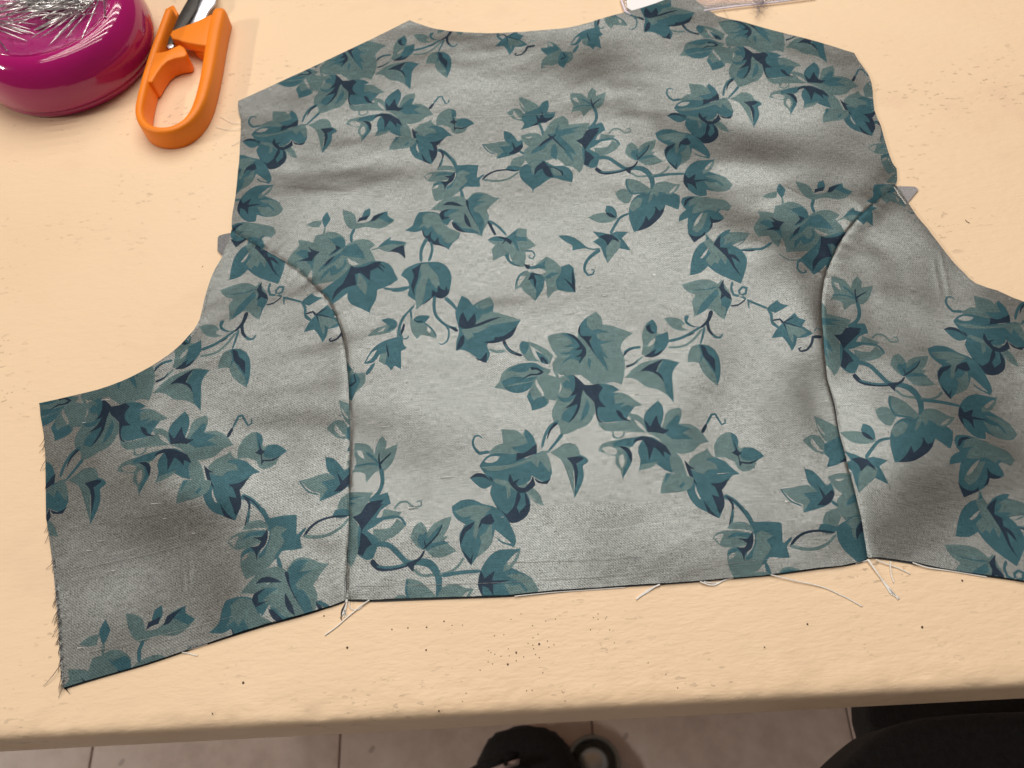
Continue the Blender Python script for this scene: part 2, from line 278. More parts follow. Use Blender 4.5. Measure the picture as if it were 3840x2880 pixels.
PRINT = """
@1700 1100 2.212
L 780 372 850 352 930 346 990 358 1030 385 1035 320 1060 262 1110 215 1182 170 1225 215 1236 275 1300 284 1390 312 1492 352 1440 380 1405 420 1385 468 1412 530 1422 600 1416 690 1395 775 1330 750 1250 768 1150 765 1060 690 960 692 890 690 830 660 822 600 862 540 830 500 800 440
M 1036 345 1045 290 1075 250 1112 225 1108 290 1150 328 1200 314 1290 345 1230 345 1182 352 1205 398 1260 415 1350 405 1280 425 1218 440 1232 480 1292 560 1240 535 1268 600 1285 662 1230 595 1165 515 1130 450 1150 380 1060 375
M 890 352 960 350 1030 390 1085 450 1105 500 1080 550 1050 602 1030 570 960 560 880 622 920 570 980 522 900 520 878 505 960 500 1000 462 920 462 990 430 960 390
D 930 350 1000 365 1060 425 1100 480 1098 530 1060 570 1040 605 1060 540 1010 545 1060 510 1070 482 1010 485 1050 455 1010 400
D 1040 370 1150 375 1128 410 1150 470 1192 545 1125 455 1080 400
D 1038 350 1040 300 1052 290 1050 340 1062 375
M 1120 545 1145 570 1130 640 1112 600
L 700 705 800 640 870 690 885 800 850 905 790 890 760 800
L 550 440 570 412 640 420 730 455 800 500 830 535 800 600 760 595 700 580 620 575 580 530 550 480
M 550 440 570 412 625 425 622 480 592 522 568 500
W 640 450 700 488 745 520 690 512 715 555 735 585 690 560 658 510
M 680 490 740 520 790 570 785 602 740 595 708 550
D 718 540 752 545 790 605 762 592 748 570 735 600
L 338 802 385 745 400 690 440 640 520 605 600 590 680 590 730 620 800 645 815 680 760 690 700 720 680 760 640 800 580 835 500 840 440 815
M 440 660 520 610 600 592 660 590 730 620 760 650 700 640 640 620 620 652 560 670 480 655
M 400 745 500 702 620 712 700 700 650 740 520 760 415 795 560 768 680 742 640 800 580 835 490 838 430 805
D 636 625 700 630 752 665 720 690 650 692 560 732 640 678 690 680 722 665 690 645 650 650
L 690 720 790 700 850 700 860 790 800 860 790 930 740 960 655 985 640 930 610 870 640 800
M 610 870 640 830 650 870 670 900 700 880 760 870 785 920 740 960 655 985 640 930
W 690 725 710 770 750 840 745 870 700 800 680 760
W 820 640 850 705 785 690
L 870 720 930 690 1000 690 1030 720 1070 770 1085 830 1150 900 1180 960 1160 1040 1110 1110 1030 1140 950 1180 890 1180 880 1120 830 1070 820 980 850 920 870 850 900 800
M 930 695 1000 690 1035 740 1040 820 1000 880 950 915 890 905 855 850 900 880 960 870 985 840 970 800 920 800 905 760 940 730 965 752 958 720
M 1030 870 1040 960 1000 1040 960 1090 895 1060 910 1000 980 950 930 965
M 1110 890 1130 950 1110 1020 1050 1080 1070 1000 1090 940
D 1000 690 1050 730 1090 775 1062 860 1050 960 1000 1050 955 1090 1010 1000 1030 930 960 955 915 970 980 920 1020 850 960 870 1000 820 1010 750
L 1190 1030 1240 1090 1330 1090 1420 1070 1500 1060 1600 1170 1500 1165 1380 1160 1260 1160 1200 1100
M 1160 770 1260 765 1320 780 1375 815 1320 840 1400 840 1460 870 1500 910 1562 940 1500 960 1470 1000 1440 1050 1420 1070 1330 1082 1250 1088 1210 1060 1190 1000 1180 930 1120 850
L 1330 860 1400 840 1470 880 1562 940 1490 960 1440 940 1380 962 1420 920 1340 930
L 1440 1010 1520 1020 1575 1060 1600 1150 1540 1100 1480 1070
D 1070 800 1085 772 1150 772 1200 762 1242 800 1210 840 1212 900 1268 958 1200 955 1192 1000 1212 1068 1252 1097 1200 1075 1178 1000 1168 920 1100 850
D 1345 980 1390 1000 1410 1040 1472 1077 1400 1065 1360 1020
L 1600 1170 1700 1165 1740 1090 1760 1010 1800 978 1882 962 1890 1030 1870 1095 1960 1095 2040 1140 2117 1237 2040 1262 1990 1320 1900 1345 1850 1340 1890 1390 1940 1530 1850 1510 1780 1470 1720 1420 1780 1370 1750 1300 1700 1220
M 1600 1165 1575 1050 1600 990 1650 940 1695 903 1735 960 1740 1030 1722 1100 1712 1170
M 1740 1150 1790 1080 1850 1020 1880 1040 1860 1100 1965 1128 1900 1170 1992 1222 1900 1220 1830 1225 1760 1182
D 1578 1058 1630 1120 1680 1025 1715 1120 1750 1140 1792 1143 1740 1182 1700 1170 1610 1166
L 1198 1326 1230 1270 1300 1245 1400 1230 1470 1280 1440 1340 1350 1370 1270 1350
W 1228 1302 1300 1288 1372 1330 1340 1355 1260 1340
M 1590 1190 1500 1210 1400 1225 1320 1262 1330 1290 1420 1285 1480 1290 1540 1222
M 1590 1200 1540 1270 1530 1340 1550 1400 1533 1487 1620 1462 1680 1430 1760 1480 1820 1502 1790 1400 1802 1340 1740 1270 1660 1210
L 1535 1485 1562 1432 1640 1420 1700 1402 1650 1455
D 1600 1200 1690 1240 1760 1280 1807 1362 1740 1322 1750 1380 1690 1310 1660 1290 1620 1402 1605 1300 1570 1232 1490 1252 1478 1272 1510 1220
W 1500 1062 1560 1100 1604 1168 1520 1108
L 1370 1300 1400 1280 1450 1300 1480 1360 1470 1440 1420 1510 1400 1557 1380 1480 1345 1440 1345 1370
M 1400 1290 1460 1310 1480 1380 1460 1450 1400 1557 1410 1480 1440 1400
W 1375 1370 1400 1350 1420 1420 1395 1470 1370 1420
D 1368 1288 1430 1290 1478 1340 1476 1420 1455 1380 1430 1330
s L 18 12 1320 1160 1325 1210 1380 1218 1415 1185 1410 1160
L 400 1140 480 1145 530 1150 570 1185 600 1138 650 1190 690 1280 700 1330 600 1340 500 1330 420 1290 410 1220
L 290 1335 360 1272 450 1255 530 1290 535 1335 500 1390 400 1400
M 600 1140 660 1190 695 1290 640 1330 560 1335 480 1290 560 1272 620 1250 590 1190
M 218 1440 250 1390 300 1350 400 1335 500 1345 540 1332 600 1380 690 1340 720 1330 780 1350 800 1420 820 1500 790 1572 740 1572 680 1540 650 1520 640 1560 560 1600 500 1600 440 1560 330 1540 260 1500
W 260 1402 310 1365 388 1363 360 1400 280 1416
L 230 1450 350 1440 480 1430 600 1390 720 1340 780 1345 812 1440 800 1500 755 1440 720 1395 700 1455 645 1400 580 1422 450 1462 320 1482
D 692 1258 692 1340 600 1370 500 1412 440 1432 520 1400 530 1330 580 1337 640 1300
D 470 1500 458 1560 500 1625 560 1662 620 1652 682 1600 662 1520 640 1570 590 1622 540 1612 520 1580 562 1540 500 1570
D 668 1538 740 1575 812 1545 780 1592 700 1582
s M 28 10 300 1325 220 1340 180 1300 165 1250 180 1205 215 1195 242 1218
L 800 1332 860 1300 920 1260 980 1258 1030 1290 1050 1350 1060 1380 1030 1400 1000 1460 1000 1560 1003 1700 960 1560 930 1470 890 1390
M 1040 1350 1100 1380 1122 1412 1072 1450 1082 1530 1060 1610 1003 1715 1008 1560 1020 1460
D 940 1380 1000 1370 1060 1372 1082 1390 1020 1430 1035 1500 1012 1630 1005 1540 990 1440
s M 34 20 872 1075 805 1120 762 1190 735 1295
s D 30 6 858 1090 805 1145 778 1225
s M 34 16 905 1180 850 1250 785 1325
s L 30 20 715 1330 800 1328
L 1558 520 1570 440 1560 380 1575 310 1600 260 1652 224 1690 290 1680 342 1730 350 1772 330 1785 420 1740 490 1680 530 1600 540
M 1590 280 1652 226 1690 290 1682 345 1640 345 1618 300
D 1592 290 1628 268 1642 328 1678 345 1640 350 1605 325
M 1680 370 1772 332 1785 420 1740 490 1680 530 1600 540 1660 460
D 1578 542 1680 478 1662 522 1745 482 1700 530 1640 547
W 1620 430 1672 388 1660 430 1614 462
s M 26 20 1412 515 1460 480 1555 465
s D 18 6 1410 535 1440 500 1480 478
s L 16 22 1565 540 1510 595 1430 625
s D 22 4 1430 625 1490 605 1530 560
s M 28 20 1785 412 1880 390 1960 350 2055 288
s L 18 22 1780 465 1900 460 1990 400 2060 310
s D 14 4 1940 372 2000 345
L 1420 720 1490 640 1570 590 1680 565 1760 560 1830 580 1872 595 1830 640 1810 700 1820 800 1825 917 1770 860 1680 810 1590 790 1540 750 1480 720
M 1740 565 1872 595 1830 640 1810 700 1825 917 1760 840 1740 740 1690 670
D 1543 666 1620 610 1742 560 1700 610 1680 665 1720 690 1747 762 1690 690 1600 660
@2500 1200 2.212
L 168 378 175 290 210 240 270 222 340 235 400 280 430 340 440 430 435 500 415 558 350 510 290 450 262 380 210 370
M 250 226 340 235 400 280 430 340 442 430 435 500 415 556 395 470 340 400 300 330 262 380 280 300
D 272 225 320 255 335 300 390 345 395 450 340 372 300 330 285 280
L 402 1150 390 1050 420 985 480 940 540 938 585 980 590 1050 602 1070 690 1062 760 1100 808 1138 740 1182 725 1235 650 1268 590 1250 560 1190 480 1150
M 530 940 580 970 590 1050 560 1090 540 1010
M 600 1112 640 1065 720 1070 808 1138 740 1170 680 1177 620 1162
D 552 1000 575 1060 598 1100 622 1105 597 1130 605 1180 680 1188 755 1162 700 1202 620 1197 602 1232 590 1140 538 1110 570 1082
s D 36 22 292 942 330 865
s M 22 10 328 870 370 788 402 785 432 835 455 872 484 858 482 818
L 175 1192 230 1130 300 1100 335 1070 360 1120 420 1155 500 1190 420 1260 300 1292 220 1280
M 150 1182 200 1250 300 1290 340 1250 420 1250 400 1200 318 1170 360 1150 460 1170 540 1240 602 1290 540 1300 510 1340 480 1370 450 1400 460 1460 470 1560 430 1657 340 1612 240 1560 180 1480 160 1420 212 1360 180 1290
W 235 1380 252 1440 278 1490 270 1502 234 1440
D 143 1173 190 1220 232 1245 195 1245 220 1320 255 1385 200 1330 168 1260
D 358 1365 440 1360 512 1323 482 1385 452 1420 470 1480 470 1570 432 1622 400 1540 368 1460 430 1482 400 1400
D 303 1508 360 1590 430 1657 340 1612
s M 46 26 470 1470 545 1510 605 1565 680 1665 712 1745
s D 24 10 500 1485 540 1545 530 1640 512 1725
s D 16 6 482 1472 570 1530 640 1615
@1700 1550 1.269
L 983 392 990 340 1010 290 1070 295 1142 310 1135 350 1100 377 1040 385
M 985 390 1000 350 1010 292 1035 292 1005 340
M 1070 355 1095 330 1100 345 1080 365
@1600 0 2.212
L 663 946 720 915 775 920 805 960 798 1022 720 1000
W 725 930 765 985 787 1002 750 1000 715 960
L 767 813 850 845 910 880 940 910 900 962 830 962 790 920 770 870
W 775 852 800 888 817 917 785 892
M 800 960 880 930 930 910 955 870 1007 848 1015 900 1000 950 1072 950 1050 1000 1000 1030 930 1045 850 1075 783 1090 812 1040 790 1010
D 903 963 935 1000 958 938 972 990 1000 1000 1062 985 990 1037 950 1032 930 1052 870 1062 920 1030
s M 22 22 930 1040 955 1090 972 1155
L 1190 800 1240 800 1290 810 1332 852 1340 800 1370 760 1407 790 1402 830 1482 798 1470 870 1430 930 1385 940 1350 950 1300 1007 1285 960 1230 950 1195 962 1217 905 1195 860
W 1208 838 1242 838 1268 882 1230 866
s M 16 12 1275 848 1350 890 1390 942
s M 8 14 1205 925 1300 905 1375 912
s D 6 16 1362 848 1366 885 1392 942
s D 6 16 1442 848 1392 888 1376 905
s M 30 22 1385 930 1407 990 1395 1050 1335 1105
L 968 1130 1000 1070 1060 1010 1130 985 1165 1010 1180 1060 1352 1055 1330 1110 1290 1170 1250 1190 1300 1260 1310 1350 1290 1420 1270 1452 1210 1400 1130 1390 1060 1330 980 1350 900 1340 840 1370 800 1310 810 1260 850 1230 800 1190 778 1140 850 1120 930 1125 960 1150
M 1003 1128 1050 1130 1097 1043 1090 1100 1180 1090 1288 1078 1200 1110 1252 1120 1150 1140 1110 1150 1160 1200 1210 1250 1242 1312 1190 1280 1222 1362 1170 1310 1110 1220 1050 1170 1010 1200 970 1250 858 1292 880 1260 950 1210 1020 1160
M 1038 1230 1070 1203 1087 1290 1070 1342 1028 1310
D 1000 1128 1040 1148 1077 1128 1055 1160 1110 1218 1162 1272 1110 1232 1045 1168 1000 1192 928 1237 950 1200 1020 1155
W 820 1152 880 1148 845 1164
W 1078 1333 1130 1368 1148 1397 1100 1382
L 463 1210 550 1200 640 1185 720 1210 760 1180 802 1200 780 1260 700 1290 640 1310 580 1332 590 1290 530 1270 500 1240
M 642 1160 640 1098 690 1110 730 1150 760 1190 790 1170 802 1220 760 1280 680 1310 578 1333 640 1270 600 1230 700 1220 660 1190
s M 10 8 463 1210 512 1272 582 1297
D 708 1188 740 1240 790 1208 802 1230 772 1272 730 1292 678 1292 722 1255
s M 20 20 770 1268 808 1292
L 1388 1250 1500 1240 1550 1172 1567 1153 1540 1190 1602 1225 1560 1270 1480 1310 1430 1332 1400 1300
L 1440 1140 1562 1155 1530 1190 1430 1200
M 1288 1180 1340 1110 1390 1070 1452 1053 1482 1110 1420 1150 1400 1190 1470 1180 1542 1165 1450 1200 1390 1240 1350 1260 1430 1300 1432 1340 1410 1402 1370 1412 1308 1387
D 1238 1190 1290 1170 1320 1120 1350 1105 1432 1093 1410 1120 1432 1110 1370 1190 1330 1240 1310 1272 1300 1240
D 1308 1268 1350 1290 1392 1330 1360 1350 1340 1392 1303 1382 1310 1330
s M 10 16 1400 1212 1480 1187 1560 1185 1602 1227
L 690 1380 720 1330 800 1305 817 1350 780 1402 730 1402
M 653 1422 680 1390 730 1390 785 1405 760 1432 700 1437
M 768 1440 780 1400 840 1370 900 1340 970 1345 1060 1390 1140 1390 1200 1430 1214 1480 1206 1530 1120 1510 1050 1490 1000 1510 950 1550 890 1590 883 1622 870 1580 810 1530 780 1490
L 840 1380 900 1345 960 1350 900 1400 890 1462 870 1440 870 1400
D 893 1467 900 1410 930 1380 970 1348 1010 1390 1030 1430 1052 1482 1010 1482 970 1440 960 1410 920 1432
D 1008 1388 1080 1410 1132 1440 1132 1477 1100 1440 1040 1415
L 1032 1402 1100 1430 1125 1470 1070 1470 1040 1440
s D 8 18 760 1432 650 1425 560 1440 490 1480 465 1512
s L 14 20 765 1440 700 1490 600 1520 510 1515 468 1505
s M 12 28 480 1465 440 1495 412 1528
s M 28 36 1410 1330 1500 1330 1570 1370 1650 1420 1730 1410 1790 1415 1840 1450 1870 1500 1870 1595
s D 34 12 1400 1412 1450 1448 1540 1450 1640 1430 1722 1395 1748 1352
s M 14 14 1440 1442 1540 1445 1640 1425
s L 16 16 1690 1450 1740 1480 1830 1475 1930 1460 1990 1420 2012 1382
s M 24 18 1880 1480 2000 1460 2142 1450
D 1638 1430 1722 1398 1692 1432 1690 1468
L 1643 1290 1660 1230 1700 1203 1745 1240 1750 1260 1790 1210 1902 1168 1890 1230 1860 1280 1897 1270 1870 1300 1930 1330 1962 1350 1890 1380 1810 1387 1750 1350 1700 1340
M 1690 1300 1700 1270 1730 1270 1745 1250 1760 1290 1800 1250 1847 1208 1830 1260 1780 1310 1730 1352
M 1740 1330 1860 1300 1912 1310 1850 1322 1760 1352
s D 6 14 1847 1215 1820 1270 1738 1347
s D 5 10 1735 1298 1752 1332
s L 14 8 1510 1140 1540 1105 1590 1100 1640 1130 1690 1118 1682 1090 1650 1100
L 943 415 1000 405 1010 355 1060 365 1100 400 1130 430 1200 430 1217 470 1200 510 1160 540 1135 580 1100 560 1085 540 1050 560 948 587 955 520 1000 470
M 943 415 1010 405 1060 380 1112 410 1040 450 1000 470 960 440
W 1008 363 1037 375 1052 397 1020 392
M 1110 440 1150 440 1182 480 1138 580 1100 560 1090 520
s D 6 16 1128 438 1152 482 1108 502
W 963 562 1020 553 1032 566 980 574
s M 26 22 1213 442 1262 378
M 1188 382 1230 310 1290 265 1370 240 1432 223 1440 270 1467 290 1430 310 1440 360 1447 407 1400 390 1380 417 1350 390 1290 370 1290 330 1250 377
L 1290 330 1340 318 1332 388 1292 370
W 1203 372 1240 318 1267 308 1230 362
s D 6 14 1328 278 1352 345
s D 14 22 1428 160 1425 190 1408 228
@1500 600 2.212
s M 30 14 428 0 468 65 465 125
s M 20 14 355 0 335 75
L 298 98 330 70 400 60 450 75 472 112 400 100 340 102
L 198 150 230 123 300 108 380 108 460 120 445 172 400 182 300 197 240 192
W 205 150 240 130 272 128 236 178 225 166
M 458 62 560 55 652 60 640 160 660 165 667 240 600 242 540 240 510 272 420 302 370 255 440 200 470 140
L 480 120 520 103 585 128 540 150 562 192 500 252 420 285 440 220 470 170
L 268 260 280 210 330 190 380 200 392 262 440 240 500 250 480 290 400 332 298 358 275 310
M 270 240 300 205 370 193 420 195 392 240 340 215
M 288 152 330 120 410 118 462 122 455 165 400 140 340 140
W 273 257 300 228 327 224 312 247
D 358 143 420 148 458 110 455 160 430 202 392 222 375 268 365 220 338 193 390 195 412 170
s M 30 24 510 270 528 345
M 43 602 110 560 130 500 160 450 220 443 300 450 340 470 380 560 450 600 502 622 490 662 440 702 405 757 350 720 290 715 240 682 200 652 190 600 130 617
L 190 480 250 450 330 470 360 540 440 600 500 622 470 672 420 702 370 690 350 650 300 620 270 560 230 592 210 560 148 592 190 540
D 183 588 215 650 240 640 265 600 260 660 290 690 322 652 325 700 392 742 330 722 270 712 220 672 193 632
L 258 427 300 390 370 340 450 317 520 320 560 345 600 300 650 285 720 300 780 330 834 338 780 380 740 420 720 440 742 490 735 540 700 600 680 652 640 637 600 602 520 592 480 560 440 512 380 502 328 472 350 440
M 558 380 580 330 640 298 702 308 650 340 692 328 640 360 732 363 670 380 610 420 620 450 662 462 642 440 692 510 700 560 690 600 680 652 640 560 590 470
M 328 472 350 440 420 420 502 430 450 450 400 480 420 510 452 488 392 562 350 520
D 328 470 345 440 422 423 370 450 370 490 432 488 350 512 338 490
D 358 390 400 363 470 370 527 402 470 397 420 390
M 438 520 470 530 520 580 600 590 672 632 600 627 520 612 470 592
D 428 530 460 540 520 600 562 622 500 612 450 582
D 540 458 580 530 592 582 550 550 535 500
s D 30 12 558 350 562 420 600 500 652 592
s L 20 26 530 325 545 400 590 500 655 605
s M 30 26 228 668 190 730 175 790 180 855
s M 20 26 258 690 270 760 240 852
M 8 970 40 920 90 890 150 865 220 858 300 855 360 870 410 920 430 980 420 1060 400 1130 360 1152 300 1130 270 1152 220 1190 180 1217 140 1257 130 1180 100 1160 63 1132 80 1070 60 1000
L 160 880 230 868 260 910 310 960 332 1040 300 1072 260 1020 240 978 220 1030 210 1110 190 1190 140 1257 130 1180 140 1060 180 960
D 98 920 182 868 160 930 150 1000 120 1080 125 1142 93 1050 120 970
D 263 1152 270 1088 310 1110 320 1048 345 1080 375 1090 385 1048 400 1100 412 1068 405 1122 370 1152 340 1162 300 1150
D 188 1217 250 1158 285 1138 240 1182
s M 28 22 290 1140 285 1220 300 1300 350 1360 410 1400 475 1412
s M 36 22 375 1155 430 1200 472 1255
s M 18 8 380 1380 410 1440 390 1520 350 1545 320 1533
s M 18 10 120 1220 60 1290 20 1360 5 1440 20 1500 60 1505 82 1478
s M 22 14 90 1250 102 1345
s M 26 18 80 1060 20 1090 -65 1097
L 88 1330 110 1340 190 1350 220 1370 280 1420 307 1500 240 1480 180 1470 148 1507 100 1440
M 115 1335 160 1305 252 1308 230 1350 180 1377 130 1357
W 235 1393 262 1430 250 1462 230 1430
s D 5 12 118 1340 150 1360 192 1353
s M 10 12 190 1358 270 1420 307 1485
s D 28 18 735 528 770 600 795 645
s M 24 18 740 528 810 570 885 645
L 728 680 780 655 850 655 880 660 940 620 980 590 1057 600 1055 660 1090 690 1127 722 1080 750 1040 760 1045 820 1030 892 960 870 900 830 870 800 768 842 770 800 760 760 790 720 750 700
M 728 680 790 655 880 660 940 620 980 590 960 650 1042 660 1060 690 970 690 992 782 960 740 930 690 880 690 840 722 870 690 800 692
M 868 800 900 778 920 830 960 870 1030 892 950 882 890 842
W 905 788 920 820 932 852 910 832
D 798 653 890 665 932 690 920 717 880 690 843 722 870 680
s M 14 8 1040 765 1100 768 1122 800 1100 827 1070 817 1076 798
L 953 1082 960 1010 990 950 1050 920 1085 940 1110 890 1170 840 1215 810 1280 840 1330 890 1380 878 1432 900 1440 1000 1452 1112 1380 1110 1310 1090 1270 1110 1230 1167 1215 1110 1220 1060 1200 1000 1190 1080 1120 1187 1080 1140 1020 1090 1010 1060
W 1080 920 1150 903 1212 930 1190 950 1120 940
W 975 1020 1000 968 1042 968 1010 1020 980 1052
W 1188 1008 1215 1078 1226 1112 1200 1062
M 1078 940 1150 950 1202 980 1190 1060 1120 1187 1130 1090 1078 1012
M 955 1070 965 1000 1000 948 1052 922 1000 962 972 1020
D 1058 1002 1095 938 1182 962 1110 957 1132 1010 1120 1072 1105 990
M 1050 890 1120 880 1190 850 1232 813 1200 870 1212 910 1160 900 1080 912
M 1340 890 1400 868 1440 900 1452 1112 1308 1090 1290 1010 1330 950
M 1200 980 1250 938 1332 945 1280 962 1220 992
D 1358 983 1425 1040 1428 900 1447 1000 1457 1117 1428 1078
D 1028 868 1082 880 1070 912 1045 902
L 1558 490 1620 465 1700 455 1750 480 1812 500 1740 532 1660 537 1600 517
M 1700 440 1710 398 1760 405 1790 440 1802 490 1740 490
D 1703 453 1750 460 1792 497 1730 487
s M 18 26 1897 463 1830 490 1780 560 1745 625
M 1598 608 1680 615 1740 630 1790 608 1892 613 1840 660 1870 700 1914 762 1850 750 1810 740 1770 800 1722 860 1690 800 1660 730 1597 690 1650 660
L 1720 710 1780 670 1830 680 1820 740 1770 800 1722 857 1710 780
D 1648 652 1700 630 1760 635 1822 692 1760 670 1720 722 1700 680
M 1310 645 1380 640 1450 660 1520 710 1557 740 1480 750 1430 762 1430 720 1370 690
s M 12 10 1540 738 1600 750 1662 745
s M 32 8 1660 755 1590 800 1540 860 1530 920 1560 965 1600 955 1612 922 1585 915
@1700 1100 2.212
M 18 180 40 110 70 28 130 60 162 112 230 70 302 33 337 100 330 170 440 200 562 245 500 330 430 390 300 420 280 450 307 520 275 592 200 550 130 500 60 480 23 492 30 400 50 340 40 280
L 180 112 302 35 332 110 250 150 300 160 440 200 557 245 460 262 330 280 200 342 140 332 108 300 220 230 240 180
L 70 320 140 300 172 370 118 402 90 360
M 280 270 380 300 470 262 420 310 330 322
M 200 90 240 150 330 120 300 180 230 190
D 48 290 55 210 82 168 120 250 180 178 192 250 182 278 300 230 402 213 262 270 160 302 100 312
D 348 380 420 370 532 288 492 370 440 402 330 432 248 420 340 405
D 28 482 60 380 92 358 92 430 52 472
D 128 488 170 538 230 560 282 498 275 592 200 562
s D 30 20 418 408 448 468 500 508 575 530
s M 14 8 430 440 460 485 520 515
s L 22 24 300 478 360 500 432 490
s D 10 34 -25 295 42 330
@2300 600 2.212
L 418 1322 490 1312 560 1335 592 1370 560 1400 622 1420 560 1432 500 1415 460 1380
W 565 1370 590 1398 612 1422 570 1402
M 590 1300 627 1298 610 1350 660 1390 722 1400 660 1402 600 1372 585 1330
s D 40 16 810 1262 780 1350 718 1407
s D 30 20 775 1345 790 1430 830 1478
s M 26 12 820 1465 845 1488 882 1490 902 1458
s M 24 14 752 1400 735 1480 715 1552
s M 26 34 170 90 240 100 300 150 325 235
M 125 450 150 360 200 310 270 290 330 260 400 280 480 280 545 310 550 370 535 432 430 390 410 450 330 540 240 590 170 614 140 540
L 13 295 60 260 120 265 160 310 130 377 90 380 40 345
L 98 173 170 178 250 215 312 260 290 290 200 300 140 290 115 240
L 310 280 350 210 430 190 500 212 557 213 530 260 480 302 420 290 380 270 360 322 330 290 310 352 288 372 295 320
L 130 420 150 370 200 330 242 340 220 400 160 447
s M 18 14 108 178 110 240 150 300 272 290
W 458 292 500 240 527 228 500 270
D 193 607 240 550 270 478 290 520 340 460 345 403 380 440 415 420 420 378 415 450 350 530 280 582
M 578 170 590 110 640 40 700 10 800 5 837 -2 830 50 790 100 850 120 930 150 987 210 960 250 870 270 770 250 775 300 720 307 650 280 600 230
L 740 90 800 40 837 3 825 60 780 110 740 122
W 758 72 800 30 822 18 800 60 770 92
L 750 180 820 192 870 180 760 140 850 130 930 155 987 210 950 250 870 270 800 240
s M 8 16 690 180 780 160 860 180 912 222
D 578 190 590 120 620 160 682 118 670 170 802 163 680 190 692 252 650 210 610 200 622 252 600 232
M 558 370 570 330 620 312 700 308 780 320 870 330 940 345 977 390 950 432 890 420 870 440 917 500 880 530 820 540 815 580 760 640 720 660 665 707 620 640 610 560 615 500 538 532 545 480 600 430 580 410
L 640 330 700 310 860 330 940 345 977 390 945 432 870 410 850 442 780 420 740 440 648 462 660 410 700 370 618 402
L 650 602 660 550 720 470 782 448 760 520 730 590 690 622
W 663 562 690 500 742 443 720 500 680 562
D 583 402 590 350 640 320 672 325 620 350 600 392
D 608 618 650 650 720 650 752 618 760 642 665 707
D 793 478 820 510 902 515 870 537 820 545 815 582 788 602 805 540
s L 22 30 765 640 785 700
M 633 967 640 880 660 790 710 720 760 690 770 650 800 690 830 710 860 660 920 620 962 610 950 640 1040 640 1117 658 1080 710 1060 740 1000 770 1040 800 1090 870 1085 950 1048 1057 960 1020 880 980 810 930 780 900 720 950
L 740 700 800 680 830 720 880 790 930 850 920 902 880 840 860 892 830 870 810 902 780 880 760 850 800 800
W 718 832 740 800 787 748 770 790 735 832
L 940 650 1030 640 1117 658 1070 710 960 752 990 720 898 742 920 690 888 690
W 973 757 1020 735 1072 718 1030 750 1000 767
D 823 730 850 690 882 658 875 720 880 760 930 770 945 820 1000 840 1042 902 970 850 1000 930 1062 1012 990 940 940 860 880 790
s M 14 26 1030 802 1130 802 1210 800 1295 740
s D 6 16 1050 808 1100 812 1150 812
L 563 1042 640 1020 720 1006 800 1015 860 1050 890 1018 910 1050 950 1110 977 1170 965 1230 930 1280 920 1340 870 1310 820 1260 770 1250 700 1290 666 1312 660 1240 650 1180 680 1130 610 1100
M 718 1222 780 1150 850 1088 872 1130 810 1200 760 1260 688 1302
s M 6 14 655 1090 760 1090 855 1073
M 888 1150 950 1160 972 1200 940 1270 920 1335 930 1240 890 1222
D 868 1080 907 1015 915 1090 965 1140 975 1182 920 1150 880 1172 890 1120
s M 20 18 980 1040 970 1090 990 1140 1040 1150 1090 1130 1095 1090 1060 1083 1035 1110 1042 1150 1095 1172
s D 14 12 970 1227 1030 1220 1090 1175
s M 18 18 1100 1180 1180 1215 1272 1252
s M 18 8 1110 1185 1120 1255
M 1265 1252 1300 1220 1350 1188 1370 1215 1443 1235 1380 1270 1330 1292
s M 24 24 1270 1250 1300 1300 1310 1370 1362 1412
s D 12 18 1310 1352 1370 1345 1402 1380
M 1303 1497 1340 1430 1390 1380 1440 1340 1490 1298 1520 1340 1582 1360 1550 1410 1600 1440 1642 1470 1580 1500 1510 1505 1500 1560 1470 1607 1440 1550 1390 1490
L 1420 1390 1470 1400 1550 1430 1592 1460 1520 1502 1480 1470 1480 1542 1450 1500
s D 14 6 1400 1370 1425 1435
s D 14 6 1400 1370 1492 1330
s D 14 6 1400 1370 1542 1422
s D 28 8 1720 1482 1640 1500 1630 1550 1590 1600 1540 1610 1525 1588 1552 1580
s L 12 12 1650 1452 1670 1420 1722 1425
L 1148 620 1170 560 1210 500 1188 450 1260 455 1320 470 1330 410 1390 400 1440 380 1530 400 1590 440 1610 490 1640 470 1720 443 1790 445 1867 485 1830 520 1870 560 1912 620 1890 670 1800 680 1720 690 1640 780 1540 800 1413 822 1400 740 1380 690 1350 782 1300 740 1270 680 1188 692
M 1198 560 1240 530 1310 540 1370 590 1380 650 1387 702 1360 660 1300 620 1198 642 1280 600
D 1283 498 1340 530 1407 545 1370 590 1360 622 1248 622 1320 590 1300 550 1330 545
M 1408 408 1470 440 1540 420 1590 450 1612 500 1570 530 1540 560 1488 582 1520 540 1540 500 1480 460
D 1518 488 1577 510 1540 547 1488 572 1540 520
M 1618 500 1700 478 1760 530 1790 560 1812 602 1750 590 1650 580 1600 570 1560 620 1480 680 1433 722 1460 660 1530 590 1590 540
D 1542 573 1520 630 1473 667 1490 620
M 1638 588 1662 640 1640 702 1560 742 1540 700 1478 792 1490 710 1570 650 1600 690 1640 660
W 1658 593 1710 618 1772 640 1740 654 1690 642
L 1223 330 1280 300 1350 293 1340 347 1280 347
M 1370 223 1417 280 1400 330 1385 352 1350 300 1343 270
s L 18 18 1388 345 1396 405
L 1498 208 1560 220 1620 250 1650 310 1720 310 1760 290 1830 240 1900 250 1972 287 1930 330 1860 357 1760 345 1700 350 1640 367 1580 340 1530 280
M 1680 250 1690 210 1730 193 1747 240 1735 270 1690 292
D 1653 307 1660 270 1700 260 1737 248 1730 285 1690 292
M 1770 280 1800 240 1892 213 1900 250 1972 287 1930 310 1860 280 1820 270
D 1763 297 1780 250 1850 230 1882 218 1830 260 1800 292
